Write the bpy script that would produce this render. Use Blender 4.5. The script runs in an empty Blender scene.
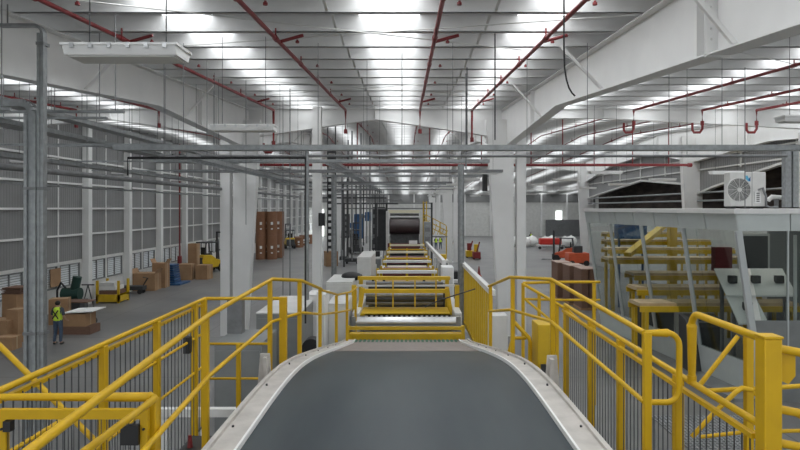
import bpy, math, random
from mathutils import Vector, Matrix
random.seed(7)
C = bpy.context.scene.collection
F = 600.0; VX = 407.0; VY = 208.0; EYE = 5.5
R = math.radians

# ------------------------------------------------------------------ materials
def new_mat(name):
    m = bpy.data.materials.new(name); m.use_nodes = True
    nt = m.node_tree
    return m, nt, nt.nodes['Principled BSDF']
def mat(name, col, rough=0.5, metal=0.0, var=0.0, scale=3.0, bump=0.0, bscale=40.0, stretch=(1,1,1), spec=0.5):
    m, nt, b = new_mat(name)
    b.inputs['Roughness'].default_value = rough
    b.inputs['Metallic'].default_value = metal
    b.inputs['Specular IOR Level'].default_value = spec
    b.inputs['Base Color'].default_value = (*col, 1)
    tc = nt.nodes.new('ShaderNodeTexCoord'); mp = nt.nodes.new('ShaderNodeMapping')
    mp.inputs['Scale'].default_value = stretch
    nt.links.new(tc.outputs['Object'], mp.inputs['Vector'])
    n = nt.nodes.new('ShaderNodeTexNoise'); n.inputs['Scale'].default_value = scale; n.inputs['Detail'].default_value = 5
    nt.links.new(mp.outputs['Vector'], n.inputs['Vector'])
    if var > 0:
        r = nt.nodes.new('ShaderNodeValToRGB')
        r.color_ramp.elements[0].position = 0.3; r.color_ramp.elements[1].position = 0.7
        r.color_ramp.elements[0].color = (*[c*(1-var) for c in col], 1)
        r.color_ramp.elements[1].color = (*[min(1, c*(1+var*0.6)) for c in col], 1)
        nt.links.new(n.outputs['Fac'], r.inputs['Fac']); nt.links.new(r.outputs['Color'], b.inputs['Base Color'])
    if bump > 0:
        n2 = nt.nodes.new('ShaderNodeTexNoise'); n2.inputs['Scale'].default_value = bscale
        nt.links.new(mp.outputs['Vector'], n2.inputs['Vector'])
        bp = nt.nodes.new('ShaderNodeBump'); bp.inputs['Strength'].default_value = bump; bp.inputs['Distance'].default_value = 0.02
        nt.links.new(n2.outputs['Fac'], bp.inputs['Height']); nt.links.new(bp.outputs['Normal'], b.inputs['Normal'])
    return m
def ribbed(name, col, axis, period, rough=0.5, depth=0.6, var=0.08):
    m = mat(name, col, rough, 0, var, 0.6)
    nt = m.node_tree; b = nt.nodes['Principled BSDF']
    tc = nt.nodes.new('ShaderNodeTexCoord'); w = nt.nodes.new('ShaderNodeTexWave')
    w.wave_type = 'BANDS'; w.bands_direction = axis; w.inputs['Scale'].default_value = 2*math.pi/20/period*1.0
    w.wave_profile = 'SIN'
    nt.links.new(tc.outputs['Object'], w.inputs['Vector'])
    bp = nt.nodes.new('ShaderNodeBump'); bp.inputs['Strength'].default_value = depth; bp.inputs['Distance'].default_value = 0.04
    nt.links.new(w.outputs['Fac'], bp.inputs['Height']); nt.links.new(bp.outputs['Normal'], b.inputs['Normal'])
    return m
def emit(name, col, s):
    m, nt, b = new_mat(name)
    b.inputs['Base Color'].default_value = (*col, 1)
    b.inputs['Emission Color'].default_value = (*col, 1); b.inputs['Emission Strength'].default_value = s
    return m
WHITE = mat('white_paint', (.74, .74, .73), .45, var=.05, scale=1.2)
WHITE2 = mat('off_white_paint', (.62, .62, .60), .5, var=.1, scale=2)
PURLIN = mat('purlin_paint', (.66, .66, .655), .45, var=.05)
ROOFM = ribbed('roof_sheet', (.58, .58, .58), 'X', .25)
CLAD = ribbed('wall_cladding', (.225, .225, .225), 'Y', .2, depth=.35)
GALV = mat('galvanised_steel', (.30, .315, .32), .42, .55, var=.2, scale=9)
GALVD = mat('dull_steel', (.20, .205, .21), .5, .4, var=.2, scale=6)
YEL = mat('yellow_paint', (.60, .365, .006), .45, var=.07, scale=5, spec=.35)
YELD = mat('yellow_frame_paint', (.60, .39, .012), .45, var=.1, scale=4)
RED = mat('red_pipe_paint', (.20, .018, .02), .45, var=.1, scale=8)
ORANGE = mat('orange_red_paint', (.55, .09, .03), .5, var=.15)
BLK = mat('black_plastic', (.015, .015, .016), .5)
DARK = mat('dark_steel', (.05, .052, .055), .5, .2, var=.2)
WIRE = mat('dark_mesh_wire', (.07, .075, .08), .5, .3)
CARD = mat('cardboard', (.34, .205, .11), .85, var=.14, scale=2)
CARDD = mat('brown_board', (.17, .095, .065), .8, var=.2, scale=6, stretch=(1, 1, 12))
KRAFT = mat('kraft_paper', (.24, .115, .06), .7, var=.1)
BLUE = mat('blue_plastic', (.025, .085, .2), .45, var=.1)
LABEL = mat('white_paper', (.8, .8, .78), .7)
SKIN = mat('skin', (.42, .25, .17), .6)
HAIR = mat('dark_hair', (.02, .015, .012), .7)
VEST = mat('hi_vis_fabric', (.55, .75, .05), .7)
JEAN = mat('denim', (.06, .09, .14), .85, var=.2, scale=20)
SHIRT = mat('dark_shirt', (.05, .06, .08), .85)
PLATE = mat('taupe_slat', (.26, .22, .20), .55, var=.2, scale=8)
GREEN = mat('dark_green_rubber', (.03, .12, .07), .6)
FASCIA = mat('grey_green_fascia', (.50, .54, .53), .4, var=.04)
MULL = mat('mullion_aluminium', (.50, .53, .53), .4, .2)
DKBROWN = mat('unlit_bay_brown', (.045, .034, .028), .9, var=.7, scale=.7, stretch=(1, 1, 5))  # brown darkened to stand in for a bay without lights
CABG = mat('grey_cabinet_paint', (.20, .21, .21), .45, var=.08)
ROLLM = mat('dark_rubber_roll', (.05, .035, .035), .35, var=.15)
WEBR = mat('dark_red_web', (.16, .05, .055), .5)
WEBC = mat('cream_web', (.66, .62, .52), .5)
CREAM = mat('cream_paint', (.70, .66, .48), .45)
STEEL = mat('bright_steel', (.6, .61, .62), .3, .8, var=.1)
TAN = mat('tan_board', (.52, .40, .24), .8, var=.2)
SKY = emit('translucent_skylight', (.95, .98, 1.0), 4.5)
FARWIN = emit('daylit_opening', (.95, 1, .97), 3.0)
LOUV = mat('window_louvre', (.75, .78, .80), .4)
FRAMEW = mat('scuffed_white_frame', (.52, .49, .455), .5, var=.18, scale=5, bump=.15, bscale=30)
def glass(name, tint, refl):
    m, nt, b = new_mat(name); nt.nodes.remove(b)
    o = nt.nodes['Material Output']
    t = nt.nodes.new('ShaderNodeBsdfTransparent'); t.inputs['Color'].default_value = (*tint, 1)
    g = nt.nodes.new('ShaderNodeBsdfGlossy'); g.inputs['Roughness'].default_value = .02; g.inputs['Color'].default_value = (.9, .95, .95, 1)
    lw = nt.nodes.new('ShaderNodeLayerWeight'); lw.inputs['Blend'].default_value = .5
    pw = nt.nodes.new('ShaderNodeMath'); pw.operation = 'POWER'; pw.inputs[1].default_value = 4
    f = nt.nodes.new('ShaderNodeMath'); f.operation = 'MULTIPLY_ADD'; f.inputs[1].default_value = refl; f.inputs[2].default_value = .03
    nt.links.new(lw.outputs['Facing'], pw.inputs[0]); nt.links.new(pw.outputs[0], f.inputs[0])
    mx = nt.nodes.new('ShaderNodeMixShader')
    nt.links.new(f.outputs[0], mx.inputs['Fac']); nt.links.new(t.outputs[0], mx.inputs[1]); nt.links.new(g.outputs[0], mx.inputs[2])
    nt.links.new(mx.outputs[0], o.inputs['Surface'])
    return m
GLASS = glass('booth_glass', (.80, .83, .82), .35)
def belt_material():
    m, nt, b = new_mat('belt_rubber')
    tc = nt.nodes.new('ShaderNodeTexCoord'); mp = nt.nodes.new('ShaderNodeMapping'); mp.inputs['Scale'].default_value = (1.6, .35, 1)
    n = nt.nodes.new('ShaderNodeTexNoise'); n.inputs['Scale'].default_value = 1.5; n.inputs['Detail'].default_value = 4
    r = nt.nodes.new('ShaderNodeValToRGB')
    r.color_ramp.elements[0].color = (.014, .024, .031, 1); r.color_ramp.elements[1].color = (.036, .050, .055, 1)
    r.color_ramp.elements[0].position = .3; r.color_ramp.elements[1].position = .72
    nt.links.new(tc.outputs['Object'], mp.inputs['Vector']); nt.links.new(mp.outputs['Vector'], n.inputs['Vector'])
    nt.links.new(n.outputs['Fac'], r.inputs['Fac']); nt.links.new(r.outputs['Color'], b.inputs['Base Color'])
    b.inputs['Roughness'].default_value = .42
    return m
BELT = belt_material()
def floor_material():
    m, nt, b = new_mat('polished_concrete')
    tc = nt.nodes.new('ShaderNodeTexCoord')
    n = nt.nodes.new('ShaderNodeTexNoise'); n.inputs['Scale'].default_value = .22; n.inputs['Detail'].default_value = 8; n.inputs['Roughness'].default_value = .6
    r = nt.nodes.new('ShaderNodeValToRGB')
    r.color_ramp.elements[0].color = (.12, .12, .12, 1); r.color_ramp.elements[1].color = (.20, .198, .193, 1)
    r.color_ramp.elements[0].position = .35; r.color_ramp.elements[1].position = .7
    nt.links.new(tc.outputs['Object'], n.inputs['Vector']); nt.links.new(n.outputs['Fac'], r.inputs['Fac'])
    bk = nt.nodes.new('ShaderNodeTexBrick'); bk.inputs['Scale'].default_value = 1; bk.offset = 0
    bk.inputs['Brick Width'].default_value = 6; bk.inputs['Row Height'].default_value = 6; bk.inputs['Mortar Size'].default_value = .02
    bk.inputs['Color1'].default_value = bk.inputs['Color2'].default_value = (1, 1, 1, 1); bk.inputs['Mortar'].default_value = (.5, .5, .5, 1)
    nt.links.new(tc.outputs['Object'], bk.inputs['Vector'])
    mx = nt.nodes.new('ShaderNodeMix'); mx.data_type = 'RGBA'; mx.blend_type = 'MULTIPLY'; mx.inputs['Factor'].default_value = 1
    nt.links.new(r.outputs['Color'], mx.inputs['A']); nt.links.new(bk.outputs['Color'], mx.inputs['B'])
    nt.links.new(mx.outputs['Result'], b.inputs['Base Color'])
    b.inputs['Roughness'].default_value = .42
    return m
FLOOR = floor_material()

# ------------------------------------------------------------------ mesh builder
class MB:
    def __init__(s): s.v = []; s.f = []; s.mi = []; s.cur = 0
    def m(s, i): s.cur = i; return s
    def _add(s, vs, fs):
        b = len(s.v); s.v += [tuple(v) for v in vs]
        for f in fs: s.f.append([b+i for i in f]); s.mi.append(s.cur)
        return s
    def box(s, x0, x1, y0, y1, z0, z1):
        if x0 > x1: x0, x1 = x1, x0
        if y0 > y1: y0, y1 = y1, y0
        if z0 > z1: z0, z1 = z1, z0
        return s._add([(x0,y0,z0),(x1,y0,z0),(x1,y1,z0),(x0,y1,z0),(x0,y0,z1),(x1,y0,z1),(x1,y1,z1),(x0,y1,z1)],
                      [(0,3,2,1),(4,5,6,7),(0,1,5,4),(1,2,6,5),(2,3,7,6),(3,0,4,7)])
    def bar(s, a, b, w, h=None, up=(0,0,1)):
        h = h or w; a = Vector(a); b = Vector(b); d = (b-a).normalized(); u = Vector(up)
        if abs(d.dot(u)) > .98: u = Vector((0,1,0))
        x = d.cross(u).normalized(); u = x.cross(d).normalized()
        vs = []
        for p in (a, b):
            for sx, su in ((-1,-1),(1,-1),(1,1),(-1,1)): vs.append(p + x*sx*w/2 + u*su*h/2)
        return s._add(vs, [(0,1,2,3),(7,6,5,4),(0,4,5,1),(1,5,6,2),(2,6,7,3),(3,7,4,0)])
    def tube(s, pts, r, seg=10, closed=False):
        P = [Vector(p) for p in pts]; n = len(P); vs = []; pu = None
        rr = r if isinstance(r, (list, tuple)) else [r]*n
        for i, p in enumerate(P):
            if closed: d = (P[(i+1) % n]-P[i-1]).normalized()
            else: d = ((P[i+1] if i < n-1 else P[i]) - (P[i-1] if i > 0 else P[i])).normalized()
            if pu is None:
                u = Vector((0,0,1)) if abs(d.z) < .9 else Vector((1,0,0))
            else: u = pu
            x = d.cross(u)
            if x.length < 1e-5: x = d.cross(Vector((1, .3, .2)))
            x.normalize(); u = x.cross(d).normalized(); pu = u
            k = 1.0
            if not closed and 0 < i < n-1:
                c = (P[i+1]-P[i]).normalized().dot((P[i]-P[i-1]).normalized()); k = 1/max(.6, math.sqrt(max(0.01,(1+c)/2)))
            for j in range(seg):
                a = 2*math.pi*j/seg; vs.append(p + (x*math.cos(a)+u*math.sin(a))*rr[i]*k)
        fs = []
        for i in range(n if closed else n-1):
            for j in range(seg):
                a = i*seg+j; b = i*seg+(j+1) % seg; c = ((i+1) % n)*seg+(j+1) % seg; d = ((i+1) % n)*seg+j
                fs.append((a, b, c, d))
        if not closed:
            fs.append(tuple(range(seg))[::-1]); fs.append(tuple((n-1)*seg+j for j in range(seg)))
        return s._add(vs, fs)
    def cyl(s, a, b, r, seg=16, r2=None): return s.tube([a, b], [r, r if r2 is None else r2], seg)
    def prism(s, poly, axis, a, b):
        n = len(poly); vs = []
        for t in (a, b):
            for p, q in poly:
                vs.append({'x': (t,p,q), 'y': (p,t,q), 'z': (p,q,t)}[axis])
        fs = [tuple(range(n))[::-1], tuple(range(n, 2*n))]
        for i in range(n): fs.append((i, (i+1) % n, n+(i+1) % n, n+i))
        return s._add(vs, fs)
    def ball(s, c, r, sc=(1,1,1), seg=12, rings=8):
        vs = [(c[0],c[1],c[2]-r*sc[2])]
        for i in range(1, rings):
            t = -math.pi/2 + math.pi*i/rings
            for j in range(seg):
                a = 2*math.pi*j/seg
                vs.append((c[0]+r*sc[0]*math.cos(t)*math.cos(a), c[1]+r*sc[1]*math.cos(t)*math.sin(a), c[2]+r*sc[2]*math.sin(t)))
        vs.append((c[0],c[1],c[2]+r*sc[2])); fs = []
        for j in range(seg): fs.append((0, 1+(j+1) % seg, 1+j))
        for i in range(rings-2):
            for j in range(seg):
                a = 1+i*seg+j; b = 1+i*seg+(j+1) % seg; fs.append((a, b, b+seg, a+seg))
        k = len(vs)-1
        for j in range(seg): fs.append((k, 1+(rings-2)*seg+j, 1+(rings-2)*seg+(j+1) % seg))
        return s._add(vs, fs)
    def rot(s, ang, c=(0,0), start=0):
        ca, sa = math.cos(ang), math.sin(ang)
        for i in range(start, len(s.v)):
            x, y, z = s.v[i]; x -= c[0]; y -= c[1]; s.v[i] = (c[0]+x*ca-y*sa, c[1]+x*sa+y*ca, z)
        return s
    def build(s, name, mats, parent=None, bevel=0):
        if not isinstance(mats, (list, tuple)): mats = [mats]
        me = bpy.data.meshes.new(name)
        off = Vector((0,0,0))
        if parent is None:      # origin at the base of the thing
            xs = [v[0] for v in s.v]; ys = [v[1] for v in s.v]; zs = [v[2] for v in s.v]
            off = Vector(((min(xs)+max(xs))/2, (min(ys)+max(ys))/2, min(zs)))
            if 'world' in name: off = Vector((0,0,0))
        else:
            p = parent
            while p is not None: off += p.location; p = p.parent
        me.from_pydata([tuple(Vector(v)-off) for v in s.v], [], s.f)
        for m_ in mats: me.materials.append(m_)
        me.polygons.foreach_set('material_index', s.mi)
        me.polygons.foreach_set('use_smooth', [True]*len(s.f))
        me.update()
        import bmesh
        bm = bmesh.new(); bm.from_mesh(me); bmesh.ops.recalc_face_normals(bm, faces=bm.faces); bm.to_mesh(me); bm.free()
        me.set_sharp_from_angle(angle=R(38))
        o = bpy.data.objects.new(name, me); C.objects.link(o)
        if parent is None: o.location = off
        else: o.parent = parent
        if bevel:
            b = o.modifiers.new('bevel', 'BEVEL'); b.width = bevel; b.segments = 2; b.limit_method = 'ANGLE'
        return o
def tag(o, label, cat=None, group=None, kind=None):
    o['label'] = label
    if cat: o['category'] = cat
    if group: o['group'] = group
    if kind: o['kind'] = kind
    return o
def empty(name, loc, label=None, cat=None, group=None):
    o = bpy.data.objects.new(name, None); C.objects.link(o); o.location = loc; o.empty_display_size = .2
    if label: tag(o, label, cat, group)
    return o
def struct(name, mb, mats, label=None):
    o = mb.build(name, mats); o['kind'] = 'structure'
    if label: o['label'] = label
    return o
def copy_tree(o, loc=None, rz=None, label=None, parent=None):
    c = o.copy(); C.objects.link(c); c.parent = parent
    if parent is None:
        if loc is not None: c.location = loc
        if rz is not None: c.rotation_euler.z = rz
        if label: c['label'] = label
    for ch in list(o.children): copy_tree(ch, parent=c)
    return c
def at(px, py, Y): return Vector(((px-VX)*Y/F, Y, EYE+(VY-py)*Y/F))

# ------------------------------------------------------------------ building
XL, XR, YB, YE, RIDGE = -18.6, 37.0, -4.0, 118.0, 43.0
def gz(y): return 8.3+.058*y if y <= RIDGE else 8.3+.058*RIDGE-(y-RIDGE)*.0335     # top of girders
GXL, GXR, WR = -7.05, 4.3, 18.2
struct('floor', MB().box(XL-1, XR+1, YB-4, YE+1, -.3, 0), FLOOR, 'grey concrete hall floor')
# roof sheets with skylight strips between them
SKYX = [(-16.9,-16.0), (-12.9,-12.0), (-8.9,-8.0), (-4.85,-3.85), (-.95,.25), (2.2,3.15), (6.3,7.3), (9.6,10.6), (13.2,14.2), (16.6,17.6), (21,22), (26,27), (31,32)]
PT = .34
def roof_strip(x0, x1, th=.06):
    mb = MB()
    z0, z1, z2 = gz(YB)+PT, gz(RIDGE)+PT, gz(YE)+PT
    mb.prism([(YB,z0),(RIDGE,z1),(YE,z2),(YE,z2+th),(RIDGE,z1+th),(YB,z0+th)], 'x', x0, x1)
    return mb
edges = [XL-.6]+[e for p in SKYX for e in p]+[XR+.6]
for i in range(0, len(edges), 2):
    struct('ceiling', roof_strip(edges[i], edges[i+1]), ROOFM, 'ribbed white roof sheeting between two skylight strips')
for i, (a, b) in enumerate(SKYX):
    struct('window_%d' % (i+1), roof_strip(a, b, .03), SKY, 'long translucent skylight strip, number %d across the roof' % (i+1))
# purlins
y = YB+.3; k = 0; ys = []
while y < YE-.5:
    ys.append(y); y += 1.42
for y in ys:
    zb = gz(y)+.001
    mb = MB().box(XL, XR, y-.012, y+.012, zb, zb+PT-.01).box(XL, XR, y-.012, y+.07, zb, zb+.015)
    o = struct('purlin', mb, PURLIN)
    if 7 < y < 42:
        for x in (-1.4, 1.55):
            MB().bar((x, y+.03, zb+PT-.05), (x, y+1.39, gz(y+1.42)+.03), .05, .012).build('sag_strap', WHITE2, o)
# longitudinal girders
COLY = [26.0, 61.0, 97.0]
def girder(x, name, ya, yb, cols, base=.92, haunch=.8, reach=9.3, w=.34, mt=WHITE):
    """plate girder along Y whose depth grows towards each column"""
    def depth(y):
        d = base+max(0, 16.7-y)*.03
        for c in cols: d = max(d, base+haunch*(1-min(1, abs(y-c)/reach)))
        return d
    brk = sorted(set([ya, yb, RIDGE]+[min(max(c+s*reach, ya), yb) for c in cols for s in (-1,0,1)]))
    brk = [b for b in brk if ya <= b <= yb]
    top = [(b, gz(b)) for b in brk]; bot = [(b, gz(b)-depth(b)) for b in brk]
    mb = MB()
    mb.prism(top+bot[::-1], 'x', x-.012, x+.012)
    for i in range(len(brk)-1):
        for (p, q, dz) in ((top[i], top[i+1], -.012), (bot[i], bot[i+1], .012)):
            mb.bar((x, p[0], p[1]+dz), (x, q[0], q[1]+dz), w, .024)
    yy = ya+1.0
    while yy < yb:
        mb.box(x-w/2+.02, x+w/2-.02, yy-.01, yy+.01, gz(yy)-depth(yy)+.03, gz(yy)-.03); yy += 5.8*2
    o = struct(name, mb, mt)
    return o, depth
gR, dR = girder(GXR, 'roof_girder', YB, YE, COLY)
gL, dL = girder(GXL, 'roof_girder', YB, YE, COLY)
gW, dW = girder(WR, 'roof_girder', YB, 61, [14, 38.0, 61.0], base=1.2, haunch=.9, reach=8, mt=WHITE)
for (g, gx, sgn, d) in ((gR, GXR, -1, dR), (gL, GXL, 1, dL)):
    for yy in (7.8, 13.1, 18.9, 31, 37, 43, 49):
        for s2 in (1, -1):
            MB().bar((gx+sgn*s2*.03, yy, gz(yy)-d(yy)+.05), (gx+sgn*s2*.95, yy, gz(yy)-.02), .06, .06).build('flange_brace', WHITE, g)
    mb = MB()
    mb.box(gx-.17, gx+.17, 8.28, 8.3, gz(8.3)-d(8.3)-.02, gz(8.3)-.03).box(gx-.17, gx+.17, 8.32, 8.34, gz(8.3)-d(8.3)-.02, gz(8.3)-.03)
    for q in range(6): mb.cyl((gx-.1, 8.24, gz(8.3)-.2-q*.15), (gx-.1, 8.38, gz(8.3)-.2-q*.15), .02, 6).cyl((gx+.1, 8.24, gz(8.3)-.2-q*.15), (gx+.1, 8.38, gz(8.3)-.2-q*.15), .02, 6)
    mb.build('splice_plate', WHITE, g)
# cross beams
def crossbeam(y, x0, x1, dmid, dend0, dend1, xm=None):
    xm = (x0+x1)/2 if xm is None else xm; zt = gz(y)-.02
    mb = MB().prism([(x0,zt),(x1,zt),(x1,zt-dend1),(xm,zt-dmid),(x0,zt-dend0)], 'y', y-.012, y+.012)
    mb.bar((x0,y,zt),(x1,y,zt),.3,.024)
    mb.bar((x0,y,zt-dend0),(xm,y,zt-dmid),.3,.024).bar((xm,y,zt-dmid),(x1,y,zt-dend1),.3,.024)
    mb.box(xm-.012, xm+.012, y-.14, y+.14, zt-dmid, zt)
    struct('roof_crossbeam', mb, WHITE)
for y in COLY:
    crossbeam(y, GXL+.2, GXR-.2, .45, 1.25, 1.25)
    crossbeam(y, XL+.2, GXL-.2, .45, .9, 1.25)
    crossbeam(y, GXR+.2, WR-.2, .4, .42, .9, xm=8.5)
    crossbeam(y, WR+.2, XR, .45, .9, .5)
# tapered columns and the slim columns beside them
def tapered(x, y, wt, wb, sgn, name='tapered_column', d=.42, ztop=None):
    """wide at the top; one flange upright, the other sloping (sgn: side of the slope)"""
    zt = ztop or gz(y)-.5
    u = -sgn*wb/2; a = u+sgn*wb; b = u+sgn*wt
    mb = MB()
    mb.prism([(x+u,0),(x+a,0),(x+b,zt),(x+u,zt)], 'y', y-.012, y+.012)
    mb.bar((x+u,y,0),(x+u,y,zt),.025,d,up=(0,1,0)); mb.bar((x+a,y,0),(x+b,y,zt),.025,d,up=(0,1,0))
    for t in (.2, .55, .8):
        zz = zt*t; q = a+(b-a)*t; mb.box(x+min(u,q), x+max(u,q), y-d/2+.02, y+d/2-.02, zz-.01, zz+.01)
    mb.box(x-.4, x+.4, y-.3, y+.3, 0, .03)
    return mb
for i, y in enumerate(COLY):
    # boxed web facing the hall on the near frame
    for gx, s in ((GXL, 1), (GXR, -1)):
        wt, wb = (1.15, .55)
        if s > 0: gx -= .15
        mb = tapered(gx, y, wt, wb, s)
        u = -s*wb/2
        mb.prism([(gx+u,.03),(gx+u+s*wb,.03),(gx+u+s*wt,gz(y)-.5),(gx+u,gz(y)-.5)], 'y', y-.2, y-.18)
        struct('tapered_column', mb, WHITE)
        sx = gx-s*.62
        struct('slim_column', MB().box(sx-.2, sx+.2, y-.22, y+.18, 0, gz(y)-.05), WHITE)
struct('slim_column', MB().box(-3.93, -3.57, 24.9, 25.3, 0, gz(25)-.02), WHITE)
for y, x in ((38.0, WR), (61.0, WR), (97.0, WR)):
    mb = tapered(x, y, 1.3, .8, -1)
    mb.box(x-.4, x+.4, y-.2, y-.18, .03, gz(y)-.6)
    mb.prism([(x+.4,.03),(x-.4,.03),(x-.9,gz(y)-.5),(x+.4,gz(y)-.5)], 'y', y-.21, y-.19)
    struct('tapered_column', mb, WHITE)
# left wall
mb = MB()
mb.m(0).box(XL-.2, XL, YB, YE, 2.55, 10.9)
mb.m(1).box(XL-.25, XL+.03, YB, YE, 0, 1.25).box(XL-.25, XL+.03, YB, YE, 2.42, 2.6)
PIL = [YB+.4+5.05*i for i in range(24) if YB+.4+5.05*i < YE]
off = 34.5 - min(PIL, key=lambda v: abs(v-34.5))
PIL = [p+off for p in PIL]
for p in PIL: mb.m(1).box(XL-.25, XL+.03, p-.45, p+.45, 1.25, 2.45)
for p in PIL: mb.m(1).box(XL-.25, XL+.03, p+2.4, p+2.65, 1.25, 2.45)
for z in (4.0, 5.47, 6.85, 8.2): mb.m(2).box(XL, XL+.1, YB, YE, z-.05, z+.05)
for p in PIL: mb.m(2).box(XL, XL+.04, p+2.48, p+2.56, 2.6, 10)
struct('wall_left', mb, [CLAD, WHITE2, WHITE], 'grey clad side wall with white rails')
for p in PIL: struct('wall_column', MB().box(XL+.02, XL+.4, p-.2, p+.2, 0, gz(p)-.03), WHITE)
wn = 20
for p in PIL:
    for (a, b) in ((p+.45, p+2.4), (p+2.65, p+4.6)):
        if b > YE or a < 15: continue
        mb = MB().m(1).box(XL-.2, XL-.12, a, b, 1.25, 2.42)
        nl = 9
        for q in range(nl): mb.m(0).bar((XL-.05, a, 1.34+q*.12), (XL-.05, b, 1.34+q*.12), .03, .09)
        m_ = struct('window_%d' % wn, mb, [LOUV, CABG], None); wn += 1
        MB().box(XL-.1, XL+.05, a, a+.06, 1.25, 2.42).box(XL-.1, XL+.05, b-.06, b, 1.25, 2.42).box(XL-.1, XL+.04, (a+b)/2-.02, (a+b)/2+.02, 1.25, 2.42).box(XL-.1, XL+.06, a, b, 1.22, 1.28).box(XL-.1, XL+.05, a, b, 2.38, 2.43).build('window_frame', CABG, m_)
# far end wall
mb = MB(); mb.m(0).box(XL-.2, XR, YE, YE+.2, 0, 10.9)
mb.m(1)
for z in (6.3, 7.6): mb.box(XL, XR, YE-.1, YE, z-.05, z+.05)
for i in range(12): mb.box(XL+i*5-.15, XL+i*5+.15, YE-.3, YE, 0, gz(YE)-.02)
struct('wall_back', mb, [WHITE2, WHITE], 'white end wall of the hall')
struct('wall_back', MB().box(XL, XR, YE-.12, YE-.02, 6.6, 8.2), CLAD, 'grey cladding band high on the end wall')
o = struct('door_1', MB().box(29.3, 30.4, YE-.16, YE-.04, 2.6, 4.9), FARWIN, 'bright daylit opening on the end wall')
o = struct('door_2', MB().box(-19.0+.5, -16.4, YE-.2, YE-.04, 0, 5.2), FARWIN, 'bright open loading door in the far left corner')
struct('wall_back', MB().box(27.2, 36.5, YE-.5, YE-.3, 0, 3.2), GALVD, 'dark ribbed lower screen on the end wall')
# right side: cladding band with gabled cut-outs, backdrop painted dark for the unlit bay behind it
def band(y0, y1, pts):
    mb = MB(); poly = [(y0, gz(y0)-.9), (y1, gz(y1)-.9)]+pts[::-1]
    mb.m(0).prism(poly, 'x', WR+.25, WR+.33)
    mb.m(1)
    for z in (7.9, 8.6):
        mb.box(WR+.13, WR+.25, y0, y1, z-.04, z+.04)
    for i in range(1, 5):
        yy = y0+(y1-y0)*i/5; mb.box(WR+.15, WR+.23, yy-.05, yy+.05, 7.75, gz(yy)-.9)
    for a, b in zip(pts, pts[1:]): mb.bar((WR+.2, *a), (WR+.2, *b), .3, .12)
    struct('wall_right', mb, [CLAD, WHITE2], 'grey cladding band over a dark opening')
band(38.2, 60.8, [(38.2,7.0),(40,7.1),(47,7.65),(55,7.0),(60.8,6.5)])
band(14, 37.8, [(14,8.4),(28.5,7.8),(36,6.75),(37.8,6.4)])
struct('wall_right', MB().box(19.8, 20.1, YB, 62, 0, 11), DKBROWN, 'dark brown backdrop standing in for the unlit bay behind the openings')
struct('wall_right', MB().box(WR+.05, WR+.3, YB, 60.5, 0, 5.0), WHITE2, 'low white side wall')
struct('wall_right', MB().box(XR, XR+.3, YB, YE, 0, 11), WHITE2, 'white outer side wall')
for z in (5.95, 6.45):
    struct('wall_rail', MB().cyl((WR+.1, 14, z), (WR+.1, 60.6, z), .06, 8), GALV)

# ------------------------------------------------------------------ sprinkler pipes
def pipe_run(x, y0, y1, label, drop=None, step=2.84, dz=-.13, r=.036, heads=True):
    root = empty('sprinkler_pipe', (x, y0, gz(y0)+dz), label, 'pipe', 'red sprinkler pipes under the roof')
    pts = [(x, y0, gz(y0)+dz), (x, y1, gz(y1)+dz)] if y1 <= RIDGE or y0 >= RIDGE else [(x, y0, gz(y0)+dz), (x, RIDGE, gz(RIDGE)+dz), (x, y1, gz(y1)+dz)]
    if drop: pts.append((x, y1, drop))
    MB().tube(pts, r, 10).build('pipe', RED, root)
    yy = y0+1.2
    while heads and yy < min(y1-.3, 60):
        z = gz(yy)+dz
        MB().cyl((x, yy-.09, z), (x, yy+.09, z), r+.02, 10).cyl((x, yy, z), (x, yy, z+.2), .018, 6).build('clamp', RED, root)
        MB().cyl((x+.3, yy+.7, gz(yy+.7)+.0), (x+.3, yy+.7, gz(yy+.7)+dz+.08), .022, 8).cyl((x+.3,yy+.7,gz(yy+.7)+dz+.1),(x+.3,yy+.7,gz(yy+.7)+dz+.06),.04,8).build('sprinkler_head', RED, root)
        yy += step
    if drop:
        MB().cyl((x, y1, drop-.1), (x, y1, drop+.08), r+.04, 12).build('cap', RED, root)
    for yy in ((12.2, 22.5) if y0 < 20 else ()):
        if yy < y1: MB().tube([(x, yy, gz(yy)+dz), (x+.5, yy-.05, gz(yy)+dz+.12)], .035, 8).build('branch', RED, root)
    return root
pipe_run(-5.65, 5, 25.4, 'red sprinkler pipe ending beside the left roof girder', 8.25)
pipe_run(-2.6, 5, 25.4, 'red sprinkler pipe just left of the middle skylight', 8.75)
pipe_run(.55, 5, 25.4, 'red sprinkler pipe just right of the middle skylight', 8.75)
pipe_run(2.75, 5, 25.4, 'red sprinkler pipe left of the big white girder', 8.4)
pipe_run(9.6, 8, 25.4, 'longest red sprinkler pipe right of the big white girder', 9.1)
pipe_run(12.5, 8, 25.4, 'red sprinkler pipe second out from the big white girder', 9.1)
pipe_run(14.8, 8, 25.4, 'red sprinkler pipe third out from the big white girder', 9.1)
for nm, xx in (('left', -5.65), ('inner left', -2.6), ('middle', .55), ('inner right', 2.75), ('right', 9.6), ('outer right', 12.5), ('outermost right', 15.5), ('far left', -10.5), ('outer far left', -14)):
    pipe_run(xx, 27.2, 108, 'thin red sprinkler pipe beyond the crossbeam, the %s run' % nm, step=5.7)
pipe_run(-10.5, 6, 25.4, 'red sprinkler pipe left of the left girder', 9.0)
pipe_run(-14, 6, 25.4, 'red sprinkler pipe nearest the left wall', 9.0)
zc = EYE+43/F*26.6
root = empty('sprinkler_main', (2, 26.6, zc), 'red sprinkler main crossing the hall behind the first columns', 'pipe')
MB().cyl((-8.5, 26.6, zc), (12.5, 26.6, zc), .062, 12).build('pipe', RED, root)
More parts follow.
